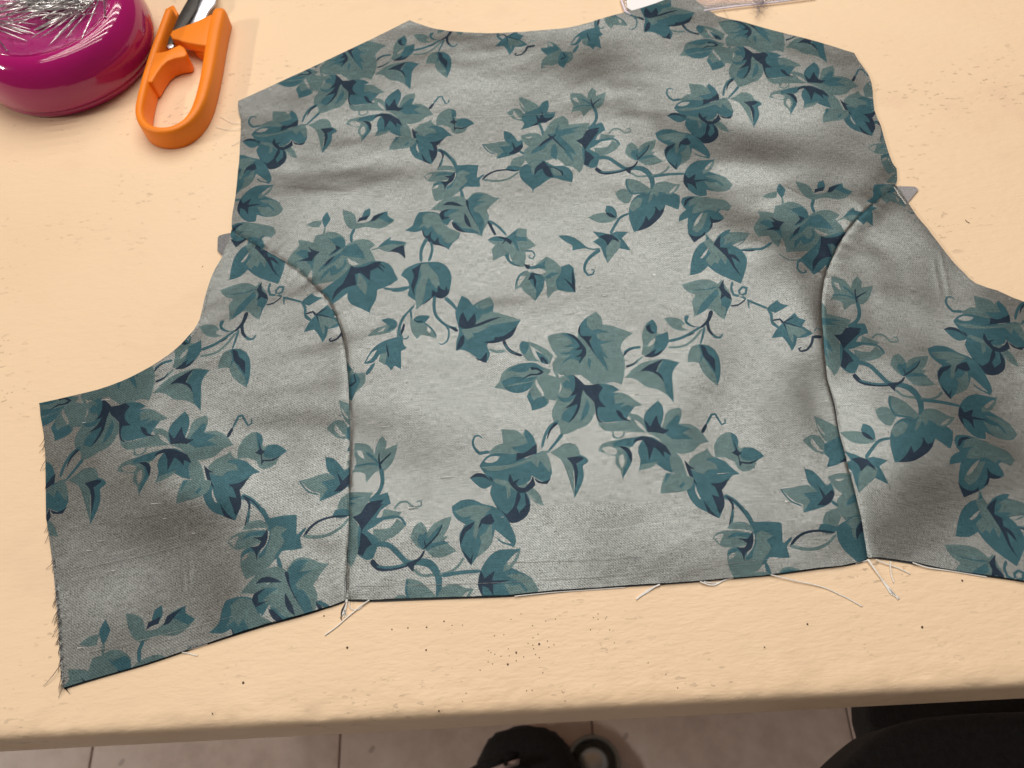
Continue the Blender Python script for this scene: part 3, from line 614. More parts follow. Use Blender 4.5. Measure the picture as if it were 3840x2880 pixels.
s M 28 24 1650 360 1635 410 1657 465
s M 22 8 1570 850 1512 888 1510 940 1550 970 1590 960 1570 943
s L 8 10 1350 838 1450 880 1565 850
@700 600 2.212
L 1583 742 1640 690 1702 653 1690 680 1760 685 1832 700 1810 740 1817 832 1770 790 1720 770 1680 777
M 1583 742 1640 690 1702 653 1690 680 1760 685 1832 700 1790 715 1720 712 1650 720
D 1678 772 1740 740 1802 718 1815 790 1817 832 1770 785
s L 8 16 1530 762 1600 740
M 1128 1102 1180 1060 1260 1000 1320 950 1370 888 1400 900 1480 870 1560 848 1640 855 1700 890 1730 950 1757 1000 1700 1040 1640 1070 1585 1090 1575 1180 1540 1240 1525 1287 1450 1250 1380 1220 1345 1180 1340 1120 1270 1180 1213 1212 1180 1160
D 1258 1082 1300 1040 1370 888 1400 905 1490 890 1560 860 1622 853 1600 880 1642 942 1590 900 1530 930 1522 1012 1450 950 1400 960 1412 1052 1370 1060 1290 1100 1213 1187 1230 1120
s D 10 10 1600 870 1650 905
L 1430 950 1460 980 1502 1050 1490 1132 1450 1090 1420 1060
s M 20 22 1640 1075 1720 1085 1832 1063
L 1508 1482 1570 1420 1640 1395 1672 1380 1618 1345 1680 1328 1740 1345 1757 1390 1720 1440 1650 1465 1580 1477
M 1618 1345 1690 1328 1752 1360 1745 1410 1660 1452 1692 1400
W 1588 1452 1652 1408 1640 1442
s M 14 18 1882 1240 1800 1320 1765 1420 1755 1530 1735 1592
@2400 0 2.212
L 400 960 500 930 560 960 640 1000 700 1040 742 1102 690 1090 640 1060 600 1030 540 1000 450 990
W 590 1020 620 1038 692 1082 650 1062
M 223 965 260 945 330 945 370 970 328 920 345 903 385 920 400 980 450 990 500 1000 560 1010 620 1040 650 1090 640 1150 600 1180 540 1197 480 1170 420 1110 370 1040 380 1000 330 1022 270 1000
L 380 980 440 940 520 950 590 1000 540 1030 500 1010 440 1000
L 470 990 500 1000 512 1050 490 1072
D 220 970 260 943 320 945 372 987 330 965 280 960
D 318 913 345 903 370 950 382 987 340 950
D 413 1093 450 1130 500 1150 540 1110 550 1050 560 1023 580 1060 560 1110 580 1142 620 1100 600 1028 640 1080 650 1130 610 1177 540 1197 480 1172
M 123 1120 180 1085 260 1078 330 1100 400 1110 450 1130 500 1170 550 1230 582 1290 570 1322 520 1310 460 1290 430 1230 420 1300 380 1350 330 1380 300 1422 250 1380 210 1320 198 1260 230 1210 180 1190 140 1160
L 148 1142 250 1110 330 1108 392 1120 350 1160 330 1220 310 1282 290 1270 290 1190 250 1180 272 1160 198 1172
L 400 1178 410 1230 422 1300 380 1350 328 1382 350 1300 330 1270 370 1250
D 203 1282 220 1230 292 1193 270 1230 240 1250 213 1322
D 318 1242 330 1180 392 1148 422 1190 400 1207 340 1202
D 228 1343 290 1390 307 1348 300 1422 260 1387
W 430 1233 480 1260 552 1302 520 1302 450 1272
"""
# ------------------------------------------------------------------ the printed silk bodice
LA = H*np.array([0.668246, -0.038638]); LB = H*np.array([0.317616, -0.606028])       # repeat of the print
def load_print():
    shapes = []; ox = oy = 0.0; s = 1.0; tone = dict(W=0.0, L=1.0, M=2.0, D=3.0)
    for ln in PRINT.strip().split('\n'):
        f = ln.split()
        if f[0][0] == '@': ox, oy, s = float(f[0][1:]), float(f[1]), float(f[2]); continue
        if f[0] == 's':
            a = np.array(f[4:], float).reshape(-1, 2); q = stroke(a, float(f[2]), float(f[3])); t = tone[f[1]]
        else:
            a = np.array(f[1:], float).reshape(-1, 2); q = catmull(a, 2); t = tone[f[0]]
        shapes.append((t, P(ox+q[:, 0]/s, oy+q[:, 1]/s)))
    return shapes
SHAPES = load_print()
AFF = {'c': (np.eye(2), np.zeros(2)),
       'l': (np.array([[1.02740, -0.18059], [0.18093, 1.01960]]), np.array([-0.1958414, 0.0055686])),
       'r': (np.array([[0.94418, 0.18652], [-0.27191, 0.93635]]), np.array([0.04653428, -0.10548523]))}
seamL = [(872, 867), (903, 885), (953, 916), (1016, 953), (1075, 989), (1129, 1025), (1179, 1070), (1220, 1111), (1249, 1161), (1272, 1215), (1287, 1266), (1298, 1322), (1305, 1390), (1311, 1471), (1314, 1562), (1314, 1695), (1312, 1876), (1309, 2034), (1302, 2125), (1300, 2215), (1302, 2249)]
seamR = [(3355, 700), (3292, 754), (3238, 799), (3193, 849), (3156, 898), (3129, 948), (3111, 989), (3098, 1020), (3088, 1057), (3082, 1093), (3077, 1142), (3077, 1188), (3080, 1233), (3086, 1301), (3091, 1350), (3101, 1426), (3128, 1525), (3147, 1629), (3169, 1720), (3192, 1810), (3217, 1907), (3233, 1988), (3249, 2083), (3252, 2095)]
top = [(896, 386), (1000, 340), (1200, 246), (1400, 152), (1538, 84), (1600, 106), (1645, 118), (1736, 128), (1835, 132), (1916, 131), (2007, 124), (2097, 115), (2165, 104), (2242, 80), (2332, 57), (2414, 35), (2500, 4), (2562, -24), (2594, 0), (2644, 36), (2689, 68), (2784, 90), (2897, 124), (3033, 158), (3123, 183), (3200, 206), (3214, 231), (3236, 262), (3259, 298), (3268, 344), (3275, 420), (3300, 479), (3318, 542), (3331, 588), (3343, 617), (3358, 637), (3361, 680)]
hemC = [(3229, 2108), (3066, 2131), (2894, 2156), (2840, 2162), (2760, 2169), (2500, 2190), (2362, 2196), (2094, 2216), (1900, 2233), (1759, 2239), (1578, 2245), (1397, 2251), (1316, 2251)]
sideC = [(874, 826), (881, 781), (888, 736), (897, 645), (902, 588), (906, 500), (906, 452), (897, 420)]
outL = [(868, 892), (854, 925), (836, 975), (808, 1020), (795, 1052), (781, 1093), (768, 1142), (752, 1205), (732, 1242), (700, 1278), (665, 1313), (606, 1358), (529, 1403), (462, 1435), (371, 1467), (281, 1489), (154, 1516), (159, 1562), (172, 1634), (179, 1742), (184, 1950), (188, 1986), (202, 2090), (213, 2234), (224, 2347), (231, 2483), (240, 2582), (371, 2542), (552, 2490), (733, 2429), (914, 2370), (1000, 2343), (1126, 2310), (1216, 2283), (1284, 2258)]
outR = [(3292, 2092), (3428, 2112), (3609, 2147), (3840, 2181), (4100, 2232), (4330, 2275), (4300, 1900), (4280, 1420), (4120, 1262), (3980, 1198), (3840, 1140), (3789, 1122), (3735, 1097), (3654, 1070), (3609, 1029), (3563, 984), (3518, 925), (3473, 867), (3428, 812), (3398, 763), (3373, 722)]
g = 1.3      # half-width of the seam gap, photo px
polyC = top+[(x-g, y) for x, y in seamR]+hemC+[(x+g, y+1) for x, y in seamL[::-1]]+sideC
polyL = outL+[(x-g, y+1) for x, y in seamL[::-1]]
polyR = [(x+g, y) for x, y in seamR]+outR
SL, SR = P(*np.array(seamL).T), P(*np.array(seamR).T)
# soft undulations that catch the light: px, py, half-sizes mm, turn deg, slope across / slope up the cloth
WAVES = [
 (1275, 150, 12, 20, 0, 1.0), (1300, 250, 14, 12, 0, .8), (1180, 130, 10, 14, 0, .3),
 (690, 330, 22, 11, 0, .7), (620, 400, 28, 9, -5, .8), (770, 395, 26, 8, 3, .8), (560, 300, 14, 16, 0, .5), (850, 440, 18, 12, 0, .4),
 (1640, 345, 18, 18, 0, 1.8), (1680, 500, 14, 10, 0, .9), (1590, 300, 10, 12, 0, .7), (1700, 300, 10, 8, 0, .3), (1602, 480, 11, 16, 0, 2.1), (1700, 420, 22, 6, -12, 1.0), (1650, 545, 14, 7, 0, .9), (1900, 425, 15, 4, 38, 1.3), (1760, 380, 12, 8, 30, -.5),
 (610, 815, 28, 7, 8, 1.0), (560, 905, 32, 8, 4, 1.0), (640, 770, 24, 6, 10, -.6), (540, 850, 26, 6, 6, -.7), (470, 960, 26, 9, 0, -.7), (660, 925, 20, 8, 0, .7),
 (330, 1110, 28, 15, -5, 1.5), (450, 1130, 18, 14, 0, .7), (240, 1020, 16, 14, 0, .7), (420, 1210, 30, 14, 0, 1.0), (200, 1230, 16, 22, 0, .5), (560, 1130, 16, 20, 0, -.8), (380, 1040, 20, 8, 0, -.5), (600, 1010, 18, 9, 0, -.4),
 (860, 930, 20, 14, 0, .8), (900, 1000, 14, 10, 0, .6), (1040, 1010, 12, 16, 0, .6), (960, 840, 18, 10, 0, -.4), (1250, 640, 24, 9, 0, -.3),
 (1530, 840, 8, 13, 0, .8), (1765, 790, 7, 20, 0, .9), (1830, 850, 10, 6, 0, -.5), (2050, 1060, 14, 18, 0, 1.0), (1930, 1120, 12, 20, 0, .4), (1330, 1180, 12, 20, 0, .6), (1500, 1250, 10, 14, 0, .5), (1120, 640, 16, 10, 0, .5), (1420, 700, 20, 12, 0, -.4),
 (880, 640, 14, 12, 0, .5), (830, 700, 16, 9, 0, -.4), (640, 640, 16, 6, 20, .6), (600, 680, 14, 6, 10, -.5), (700, 720, 14, 5, 20, .8), (1960, 470, 16, 12, 0, .4), (2000, 560, 10, 16, 0, .5), (1880, 640, 12, 12, 0, .5), (1920, 740, 14, 10, 0, -.5), (2130, 800, 10, 16, 0, .5), (1980, 700, 14, 9, 0, .6),
 (1000, 200, 24, 20, 0, -.3), (1480, 200, 14, 26, 0, -.5), (1420, 90, 12, 14, 0, -.3), (1140, 520, 24, 14, 0, -.4), (1450, 560, 16, 14, 0, -.4), (1560, 590, 16, 9, 0, .5), (2150, 950, 12, 16, 0, -.4), (1800, 1020, 12, 16, 0, -.4)]
DK = 0.15
PLEATS = [np.array([P(x0*1.736, y0*1.736), P((x0+x1)*.868+3, (y0+y1)*.868), P(x1*1.736, y1*1.736)]) for (x0, y0, x1, y1) in ((1255, 120, 1285, 230), (1290, 115, 1318, 215), (2010, 560, 2030, 650), (2025, 545, 2050, 650), (385, 1130, 400, 1290), (405, 1120, 412, 1280), (1690, 545, 1790, 610), (1670, 400, 1740, 440), (560, 410, 780, 425), (720, 690, 790, 660), (650, 620, 700, 640))]
def hfun(q):
    """height of the cloth above the table, metres"""
    z = np.zeros(len(q))
    for (x, y, rx, ry, an, k) in WAVES:
        c = P(x*1.736, y*1.736); d = q-c; ca, sa = math.cos(R(an)), math.sin(R(an))
        u = (d[:, 0]*ca+d[:, 1]*sa)/(rx*0.00125); v = (-d[:, 0]*sa+d[:, 1]*ca)/(ry*0.00125)
        z += k*DK*(-1 if c[1] > 0.24 else 1)*d[:, 1]*np.exp(-(u*u+v*v)*0.5)
    # broad, low billows of cloth that was just unfolded
    for (kx, ky, ph, am) in ((31, 12, 0.3, .00022), (-17, 46, 1.1, .00020), (52, 30, 2.0, .00012), (90, -40, .5, .00006), (25, 110, 2.6, .00006)):
        z += am*np.sin(q[:, 0]*kx*2+q[:, 1]*ky*2+ph)
    # pressed-in pleat lines
    for L_ in PLEATS:
        d, s = dist_poly(L_, q); z += 0.00007*np.exp(-(d/0.0011)**2)*np.clip(np.minimum(s, s.max()-s)/0.004, 0, 1)
    # fine crumples of crisp silk
    wx = q[:, 0]+0.004*np.sin(q[:, 1]*95+1.3)+0.003*np.sin(q[:, 1]*41); wy = q[:, 1]+0.005*np.sin(q[:, 0]*63+.4)+0.004*np.sin(q[:, 0]*29+2)
    msk = np.clip(0.55+0.75*np.sin(wx*37+1.7)*np.sin(wy*31+.6), 0.05, 1.3)
    z += msk*(0.00008*np.sin(wy*300+wx*60)+0.00005*np.sin(wy*520-wx*110+2)+0.000045*np.sin(wx*330+wy*90+1))
    # seams: rolled edges and little puckers
    for S in (SL, SR):
        d, s = dist_poly(S, q)
        L = s.max(); amp = 0.00009*np.exp(-d/0.005)*np.clip(np.sin(s*23+1)+.4, 0, 1)
        z += amp*np.sin(s*2*math.pi/0.0065+np.sin(s*60)*2.0)
        z += 0.00010*np.exp(-(d-0.004)**2/0.003**2) - 0.0005*np.exp(-(d/0.0006)**1.3)
    return z
def m_silk():
    m, nt, bs = mat('printed_silk')
    at = nt.nodes.new('ShaderNodeAttribute'); at.attribute_name = 'tone'; tone = at.outputs['Fac']
    fb = nt.nodes.new('ShaderNodeAttribute'); fb.attribute_name = 'grain'; gv = fb.outputs['Vector']
    tn = math_n(nt, 'DIVIDE', tone, 3.0)
    warp = noise_n(nt, mapping(nt, gv, (3000, 330, 1)), 1.0, 2, 0.6)
    weft = noise_n(nt, mapping(nt, gv, (170, 2700, 1)), 1.0, 2, 0.6)
    slub = noise_n(nt, mapping(nt, gv, (14, 1150, 1)), 1.0, 1, 0.5)
    speck = noise_n(nt, mapping(nt, gv, (1700, 1900, 1)), 1.0, 1, 0.5)
    cloud = noise_n(nt, mapping(nt, gv, (60, 90, 1)), 1.0, 4, 0.65)
    g1 = math_n(nt, 'ADD', math_n(nt, 'MULTIPLY', math_n(nt, 'SUBTRACT', warp, 0.5), 1.0), math_n(nt, 'MULTIPLY', math_n(nt, 'SUBTRACT', weft, 0.5), 1.0))
    g1 = math_n(nt, 'ADD', g1, math_n(nt, 'MULTIPLY', math_n(nt, 'SUBTRACT', speck, 0.5), 1.1))
    g1 = math_n(nt, 'ADD', g1, math_n(nt, 'MULTIPLY', math_n(nt, 'SUBTRACT', cloud, 0.5), 0.16))
    dp = nt.nodes.new('ShaderNodeVectorMath'); dp.operation = 'DOT_PRODUCT'; nt.links.new(gv, dp.inputs[0]); dp.inputs[1].default_value = (5200, 4700, 0)
    tw = math_n(nt, 'SINE', math_n(nt, 'ADD', dp.outputs['Value'], math_n(nt, 'MULTIPLY', warp, 2.5)))
    g1 = math_n(nt, 'ADD', g1, math_n(nt, 'MULTIPLY', tw, 0.16))
    lines = math_n(nt, 'MULTIPLY', math_n(nt, 'SUBTRACT', slub, 0.70), 1.5, True)
    dl = math_n(nt, 'MULTIPLY', math_n(nt, 'SUBTRACT', 0.30, slub), 1.2, True)
    g1 = math_n(nt, 'SUBTRACT', math_n(nt, 'ADD', g1, lines), dl)
    c = ramp(nt, tn, [(0.0, (0.198, 0.172, 0.148)), (0.17, (0.074, 0.116, 0.120)), (0.5, (0.034, 0.086, 0.106)), (0.83, (0.019, 0.029, 0.046))], 'CONSTANT')
    gain = ramp(nt, tn, [(0.0, (1, 1, 1)), (0.17, (0.75,)*3), (0.5, (0.55,)*3), (0.83, (0.5,)*3)], 'CONSTANT')
    gr = math_n(nt, 'ADD', math_n(nt, 'MULTIPLY', math_n(nt, 'MULTIPLY', g1, gain), 1.45), 1.0)
    wash = noise_n(nt, mapping(nt, gv, (190, 260, 1)), 1.0, 3, 0.6)
    gr = math_n(nt, 'MULTIPLY', gr, math_n(nt, 'ADD', math_n(nt, 'MULTIPLY', math_n(nt, 'SUBTRACT', wash, 0.5), ramp(nt, tn, [(0.0, (0.14,)*3), (0.17, (0.45,)*3)], 'CONSTANT')), 1.0))
    c2 = ramp(nt, tn, [(0.0, (0.176, 0.197, 0.200)), (0.17, (0.085, 0.130, 0.134)), (0.5, (0.045, 0.098, 0.120)), (0.83, (0.026, 0.040, 0.060))], 'CONSTANT')
    df = nt.nodes.new('ShaderNodeBsdfDiffuse'); gl = nt.nodes.new('ShaderNodeBsdfAnisotropic'); gl.inputs['Roughness'].default_value = 0.345
    for cc, sh in ((c, df), (c2, gl)):
        n = nt.nodes.new('ShaderNodeVectorMath'); n.operation = 'SCALE'; nt.links.new(cc, n.inputs[0]); nt.links.new(gr, n.inputs['Scale']); nt.links.new(n.outputs[0], sh.inputs['Color'])
    mx = nt.nodes.new('ShaderNodeMixShader'); nt.links.new(ramp(nt, tn, [(0.0, (0.66,)*3), (0.17, (0.36,)*3), (0.5, (0.30,)*3)], 'CONSTANT'), mx.inputs[0])
    nt.links.new(df.outputs[0], mx.inputs[1]); nt.links.new(gl.outputs[0], mx.inputs[2]); nt.links.new(mx.outputs[0], nt.nodes['Material Output'].inputs['Surface'])
    hgt = math_n(nt, 'ADD', math_n(nt, 'MULTIPLY', warp, 0.5), math_n(nt, 'ADD', math_n(nt, 'MULTIPLY', weft, 0.6), math_n(nt, 'MULTIPLY', slub, 0.35)))
    bump(nt, df, hgt, 0.3, 0.0003)
    nt.links.new(df.inputs['Normal'].links[0].from_socket, gl.inputs['Normal']); nt.nodes.remove(bs)
    return m
M_silk = m_silk()
def build_panel(name, poly_px, key, parent, label, z0=0.0016, step=0.0026):
    A, off = AFF[key]
    o0 = catmull(np.array(poly_px, float), 2, True, 25); out = P(o0[:, 0], o0[:, 1])
    # slightly ragged cut
    jit = rng.normal(0, 0.00009, out.shape); out = out+jit
    lo, hi = out.min(0), out.max(0)
    verts = [out]; edges = []; nv = len(out); marks = []
    def ring(n0, k): edges.extend((n0+i, n0+(i+1) % k) for i in range(k))
    ring(0, nv)
    for i in range(-3, 4):
        for j in range(-3, 4):
            d = LA*i+LB*j
            for t, q in SHAPES:
                w = (q+d)@A.T+off
                if (w.max(0) < lo).any() or (w.min(0) > hi).any(): continue
                if not (inside(out, w).any()): continue
                ring(nv, len(w)); verts.append(w); nv += len(w); marks.append((t, w))
    gx, gy = np.meshgrid(np.arange(lo[0], hi[0], step), np.arange(lo[1], hi[1], step))
    gp = np.stack([gx.ravel(), gy.ravel()], 1)+rng.uniform(-.3, .3, (gx.size, 2))*step
    gp = gp[inside(out, gp)]
    S = SL if key == 'l' else SR
    extra = []
    for S in [SL, SR]+PLEATS:
        for k in (0.0004, 0.001, 0.002, 0.0035, 0.005):
            s = catmull(S, 8, False)
            t = np.gradient(s, axis=0); t /= np.hypot(t[:, 0], t[:, 1])[:, None]; nn = np.stack([-t[:, 1], t[:, 0]], 1)
            extra += [s+nn*k, s-nn*k]
    extra = np.vstack(extra); extra = extra[inside(out, extra)]
    gp = np.vstack([gp, extra])
    verts.append(gp)
    vo, eo, fo, ov, oe, of = delaunay_2d_cdt([Vector(v) for v in np.vstack(verts)*1000], edges, [], 0, 1e-4, False)
    xy = np.array([(v[0], v[1]) for v in vo])/1000
    tri = np.array(fo); cen = xy[tri].mean(1); tri = tri[inside(out, cen)]; cen = xy[tri].mean(1)
    tone = np.zeros(len(tri))
    for t, w in marks:
        ix = np.nonzero(((cen > w.min(0)) & (cen < w.max(0))).all(1))[0]
        if len(ix): tone[ix[inside(w, cen[ix])]] = t
    keep = list(zip(tri.tolist(), tone.tolist()))
    z = hfun(xy); de, se = dist_poly(out, xy, True)
    ds = np.minimum(dist_poly(SL, xy)[0], dist_poly(SR, xy)[0])
    z = z+0.0011*np.clip(np.sin(se*70)*.6+np.sin(se*31+2)*.6, 0, 1)*np.exp(-de/0.006)*np.clip(ds/.008-.3, 0, 1)
    z = z0+np.maximum(z*np.clip(de/0.004, 0.25, 1), -z0+0.0005)
    fl_ = [f if (xy[f[1]][0]-xy[f[0]][0])*(xy[f[2]][1]-xy[f[0]][1])-(xy[f[1]][1]-xy[f[0]][1])*(xy[f[2]][0]-xy[f[0]][0]) > 0 else f[::-1] for f, _ in keep]
    tn = [k for _, k in keep]
    vs = np.c_[xy, z]
    # cut edge: a thin rim turned down
    cnt = {}
    for fi, f in enumerate(fl_):
        for k in range(3):
            a, b = f[k], f[(k+1) % 3]
            if (b, a) in cnt: del cnt[(b, a)]
            else: cnt[(a, b)] = fi
    nv = len(vs); rim = {}; low = []
    for (a, b) in cnt:
        for v in (a, b):
            if v not in rim: rim[v] = nv+len(low); low.append((vs[v][0], vs[v][1], max(0.0002, vs[v][2]-0.00045)))
    rf = [(b, a, rim[a], rim[b]) for (a, b) in cnt]; rt_ = [tn[fi] for fi in cnt.values()]
    allv = np.vstack([vs, np.array(low)])
    me = bpy.data.meshes.new(name); me.from_pydata([tuple(v) for v in allv], [], [tuple(f) for f in fl_]+rf); me.update()
    at = me.attributes.new('tone', 'FLOAT', 'FACE'); at.data.foreach_set('value', np.array(tn+rt_, np.float32))
    gxy = (allv[:, :2]-off)@np.linalg.inv(A).T
    ag = me.attributes.new('grain', 'FLOAT_VECTOR', 'POINT'); ag.data.foreach_set('vector', np.c_[gxy, np.zeros(len(allv))].astype(np.float32).ravel())
    o = link(name, me, M_silk, parent); o['label'] = label
    # smooth normals from the height field itself
    e = 0.0004; hx = (hfun(allv[:, :2]+[e, 0])-hfun(allv[:, :2]-[e, 0]))/(2*e); hy = (hfun(allv[:, :2]+[0, e])-hfun(allv[:, :2]-[0, e]))/(2*e)
    nr = np.c_[-hx, -hy, np.ones(len(allv))]; nr /= np.linalg.norm(nr, axis=1)[:, None]
    me.normals_split_custom_set_from_vertices([tuple(v) for v in nr])
    return o
bc = P(1900, 1300)
bod = empty('bodice_back', (float(bc[0]), float(bc[1]), 0))
tag(bod, 'unfinished grey silk bodice back printed with teal ivy, lying flat on the table', 'garment piece')
build_panel('centre_panel', polyC, 'c', bod, 'wide centre back panel with neckline and shoulders')
build_panel('side_panel', polyL, 'l', bod, 'left side panel with a fringed outer edge')
build_panel('side_panel', polyR, 'r', bod, 'right side panel running out of the frame')
# underside layer: allowances, their dark colour also painting the shadow gap below cut edges
M_under = simple('silk_reverse_shade', (0.045, 0.05, 0.055), 0.7, nscale=900, namp=.4)
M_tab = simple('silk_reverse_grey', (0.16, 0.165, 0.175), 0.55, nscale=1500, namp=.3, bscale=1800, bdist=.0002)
def sheet(name, px, z, mt, th=0.0003):
    q = P(*np.array(px, float).T, z); return from_bm(name, prism(name, [tuple(p) for p in q], z, z+th), mt, bod, False)
def band(name, line, w0, w1, z, mt, side):
    """strip that follows a cut edge, w0 px inside to w1 px outside"""
    c = catmull(np.array(line, float), 3, False); t = np.gradient(c, axis=0); t /= np.hypot(t[:, 0], t[:, 1])[:, None]
    nn = np.stack([-t[:, 1], t[:, 0]], 1)*side; wob = np.interp(np.arange(len(c)), np.arange(0, len(c)+6, 6), rng.uniform(.2, 1, len(range(0, len(c)+6, 6))))[:, None]
    bm = bmesh.new(); a = P(*(c-nn*w0).T, z); b = P(*(c+nn*w1*wob).T, z)
    va = [bm.verts.new((*p, z)) for p in a]; vb = [bm.verts.new((*p, z*0.6)) for p in b]
    for i in range(len(c)-1): bm.faces.new((va[i], va[i+1], vb[i+1], vb[i]))
    bmesh.ops.recalc_face_normals(bm, faces=bm.faces)
    return from_bm(name, bm, mt, bod, True)
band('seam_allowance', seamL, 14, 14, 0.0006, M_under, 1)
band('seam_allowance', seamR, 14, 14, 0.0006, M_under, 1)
band('hem_allowance_shade', [(1304, 2250)]+hemC[::-1]+[(3250, 2100)], 30, 7, 0.0005, M_under, 1)
band('hem_allowance_shade', [(242, 2580)]+outL[-9:]+[(1300, 2250)], 30, 5, 0.0005, M_under, 1)
band('hem_allowance_shade', [(3254, 2090)]+outR[:6], 30, 6, 0.0005, M_under, 1)
o = sheet('seam_tab', [(905, 878), (861, 875), (838, 880), (822, 885), (817, 893), (816, 941), (834, 959), (848, 962), (880, 930)], 0.0007, M_tab); o['label'] = 'dark folded tab at the left armhole'
o = sheet('seam_tab', [(3330, 715), (3357, 699), (3429, 701), (3444, 712), (3402, 763), (3385, 757), (3340, 730)], 0.0007, simple('silk_reverse_lilac', (0.27, 0.26, 0.275), 0.5, nscale=1500, namp=.25)); o['label'] = 'pale pointed tab at the right armhole'
# loose threads
M_thr = simple('pale_thread', (0.90, 0.89, 0.86), 0.6); M_hair = simple('dark_thread', (0.055, 0.052, 0.055), 0.6)
def thread(px, r=0.00016, mt=M_thr, z0=0.0012, z1=0.0004, r1=None, name='loose_thread', arch=0.0, parent=bod):
    c = catmull(np.array(px, float), 5, False, 170); n = len(c)
    pts = []
    for i, (x, y) in enumerate(c):
        t = i/(n-1); z = z0+(z1-z0)*min(1, t*2)+arch*math.sin(math.pi*t); pts.append(V(x, y, z))
    return link(name, tube_mesh(name, pts, r*1.3, r1), mt, parent)
for px, r in [([(1385, 2250), (1350, 2275), (1303, 2314), (1262, 2350), (1218, 2382)], .00022), ([(1309, 2255), (1314, 2280), (1341, 2287), (1372, 2260), (1384, 2250)], .00014),
              ([(2475, 2192), (2440, 2208), (2410, 2228), (2386, 2248)], .0003), ([(2470, 2192), (2425, 2222), (2392, 2243)], .0002), ([(2626, 2181), (2655, 2192), (2680, 2194), (2713, 2177), (2750, 2167)], .00026), ([(2640, 2181), (2680, 2187), (2730, 2172)], .0002),
              ([(2890, 2155), (2989, 2179), (3091, 2203), (3150, 2230), (3170, 2239), (3233, 2274)], .0002), ([(3285, 2098), (3330, 2117), (3370, 2131), (3414, 2152)], .0002), ([(3339, 2105), (3340, 2140), (3343, 2160), (3352, 2184)], .0002),
              ([(3423, 2110), (3473, 2127), (3563, 2141), (3654, 2156), (3700, 2164)], .00022), ([(1930, 2236), (2080, 2221), (2200, 2213), (2345, 2203)], .00016), ([(683, 2446), (705, 2450), (740, 2459)], .00018), ([(703, 2434), (735, 2428), (778, 2414)], .0003),
              ([(906, 461), (880, 463), (859, 457), (825, 436)], .0001), ([(903, 479), (870, 488), (854, 487), (809, 477)], .0001), ([(903, 524), (885, 538), (868, 547)], .0001), ([(3626, 824), (3632, 833), (3642, 836)], .0002)][:-1]:
    thread(px, r)
for k in range(7):
    thread([(3256+random.uniform(-4, 4), 2098), (3290+k*3, 2150+k*4), (3330+k*3+random.uniform(-6, 6), 2205+k*3), (3345+k*4+random.uniform(-8, 10), 2225+k*4)], .00017)
for k in range(7):
    thread([(1300+random.uniform(-4, 5), 2248), (1294+random.uniform(-4, 4), 2280), (1282+k*3+random.uniform(-3, 3), 2312+random.uniform(-6, 6))], .00016)
for k in range(4):
    thread([(1297, 2258), (1285-k*2, 2295), (1276+k*2, 2318+k*3)], .00010, M_hair)
for k in range(3):
    thread([(3256, 2100), (3240-k*4, 2106), (3215-k*3, 2105+k*4)], .00014)
# fringe of dark yarn ends along the left cut edge, pale selvage hairs beside it
def joined(name, strands, mt, r):
    vs = []; fs = []
    for pts in strands:
        m_ = tube_mesh('t', pts, r, r*0.4, 4); b = len(vs)
        vs += [tuple(v.co) for v in m_.vertices]; fs += [tuple(b+i for i in p.vertices) for p in m_.polygons]; bpy.data.meshes.remove(m_)
    me = bpy.data.meshes.new(name); me.from_pydata(vs, [], fs); me.update()
    o = link(name, me, mt, bod); tag(o, kind='stuff'); return o
eL = catmull(np.array([(172, 1634), (179, 1742), (184, 1950), (188, 1986), (202, 2090), (213, 2234), (224, 2347), (231, 2483), (238, 2570)], float), 14, False)
st = []
for k in range(74):
    i = random.randrange(len(eL)-2); b = eL[i]
    if 300 < i*1.0 < 0: continue
    if 1760 < b[1] < 2060 and random.random() < .75: continue
    L = random.choice((20, 28, 36, 44, 58)); an = R(random.uniform(98, 122)); bend = random.uniform(-4, 4)
    e = b+np.array([math.cos(an), math.sin(an)])*L; m_ = (b+e)/2+np.array([bend, 0])
    st.append([V(b[0]+3, b[1], .0018), V(m_[0], m_[1], .0012), V(e[0], e[1], .0005)])
for b, e in (((229, 2490), (163, 2574)), ((231, 2515), (219, 2582)), ((205, 2100), (172, 2135)), ((222, 2380), (205, 2420)), ((168, 1640), (147, 1675)), ((174, 1660), (146, 1698)), ((178, 1690), (160, 1712)), ((178, 1740), (161, 1765))):
    st.append([V(*b, .0018), V((b[0]+e[0])/2+3, (b[1]+e[1])/2, .0015), V(*e, .0005)])
joined('frayed_edge', st, M_hair, .0002)
st = []
for line, n_, L in ((eL, 150, 6), (catmull(np.array(outL[:10], float), 8, False), 150, 7), (catmull(np.array(outR[11:], float), 8, False), 190, 7), (catmull(np.array([(906, 500), (906, 452), (897, 420), (896, 390)], float), 8, False), 40, 7), (catmull(np.array(top[-12:], float), 6, False), 60, 5)):
    for k in range(n_):
        i = random.randrange(len(line)-1); t = random.random(); b = line[i]*(1-t)+line[i+1]*t; tg = line[i+1]-line[i]; nn = np.array([-tg[1], tg[0]])/np.hypot(*tg)
        s_ = 1 if (line is eL or line[0][0] < 1000) else -1
        if line[0][0] > 3000 and line[0][1] > 1000 or line[0][0] > 3000: s_ = -1 if line[0][1] < 700 else 1
        e = b+nn*s_*random.uniform(.4, 1)*L+rng.normal(0, 2, 2)
        st.append([V(b[0]-nn[0]*s_*4, b[1]-nn[1]*s_*4, .0017), V(*((b+e)/2), .0016), V(*e, .0013)])
joined('frayed_edge', st, simple('grey_yarn', (0.42, 0.42, 0.42), .6, nscale=800, namp=.5), .00010)
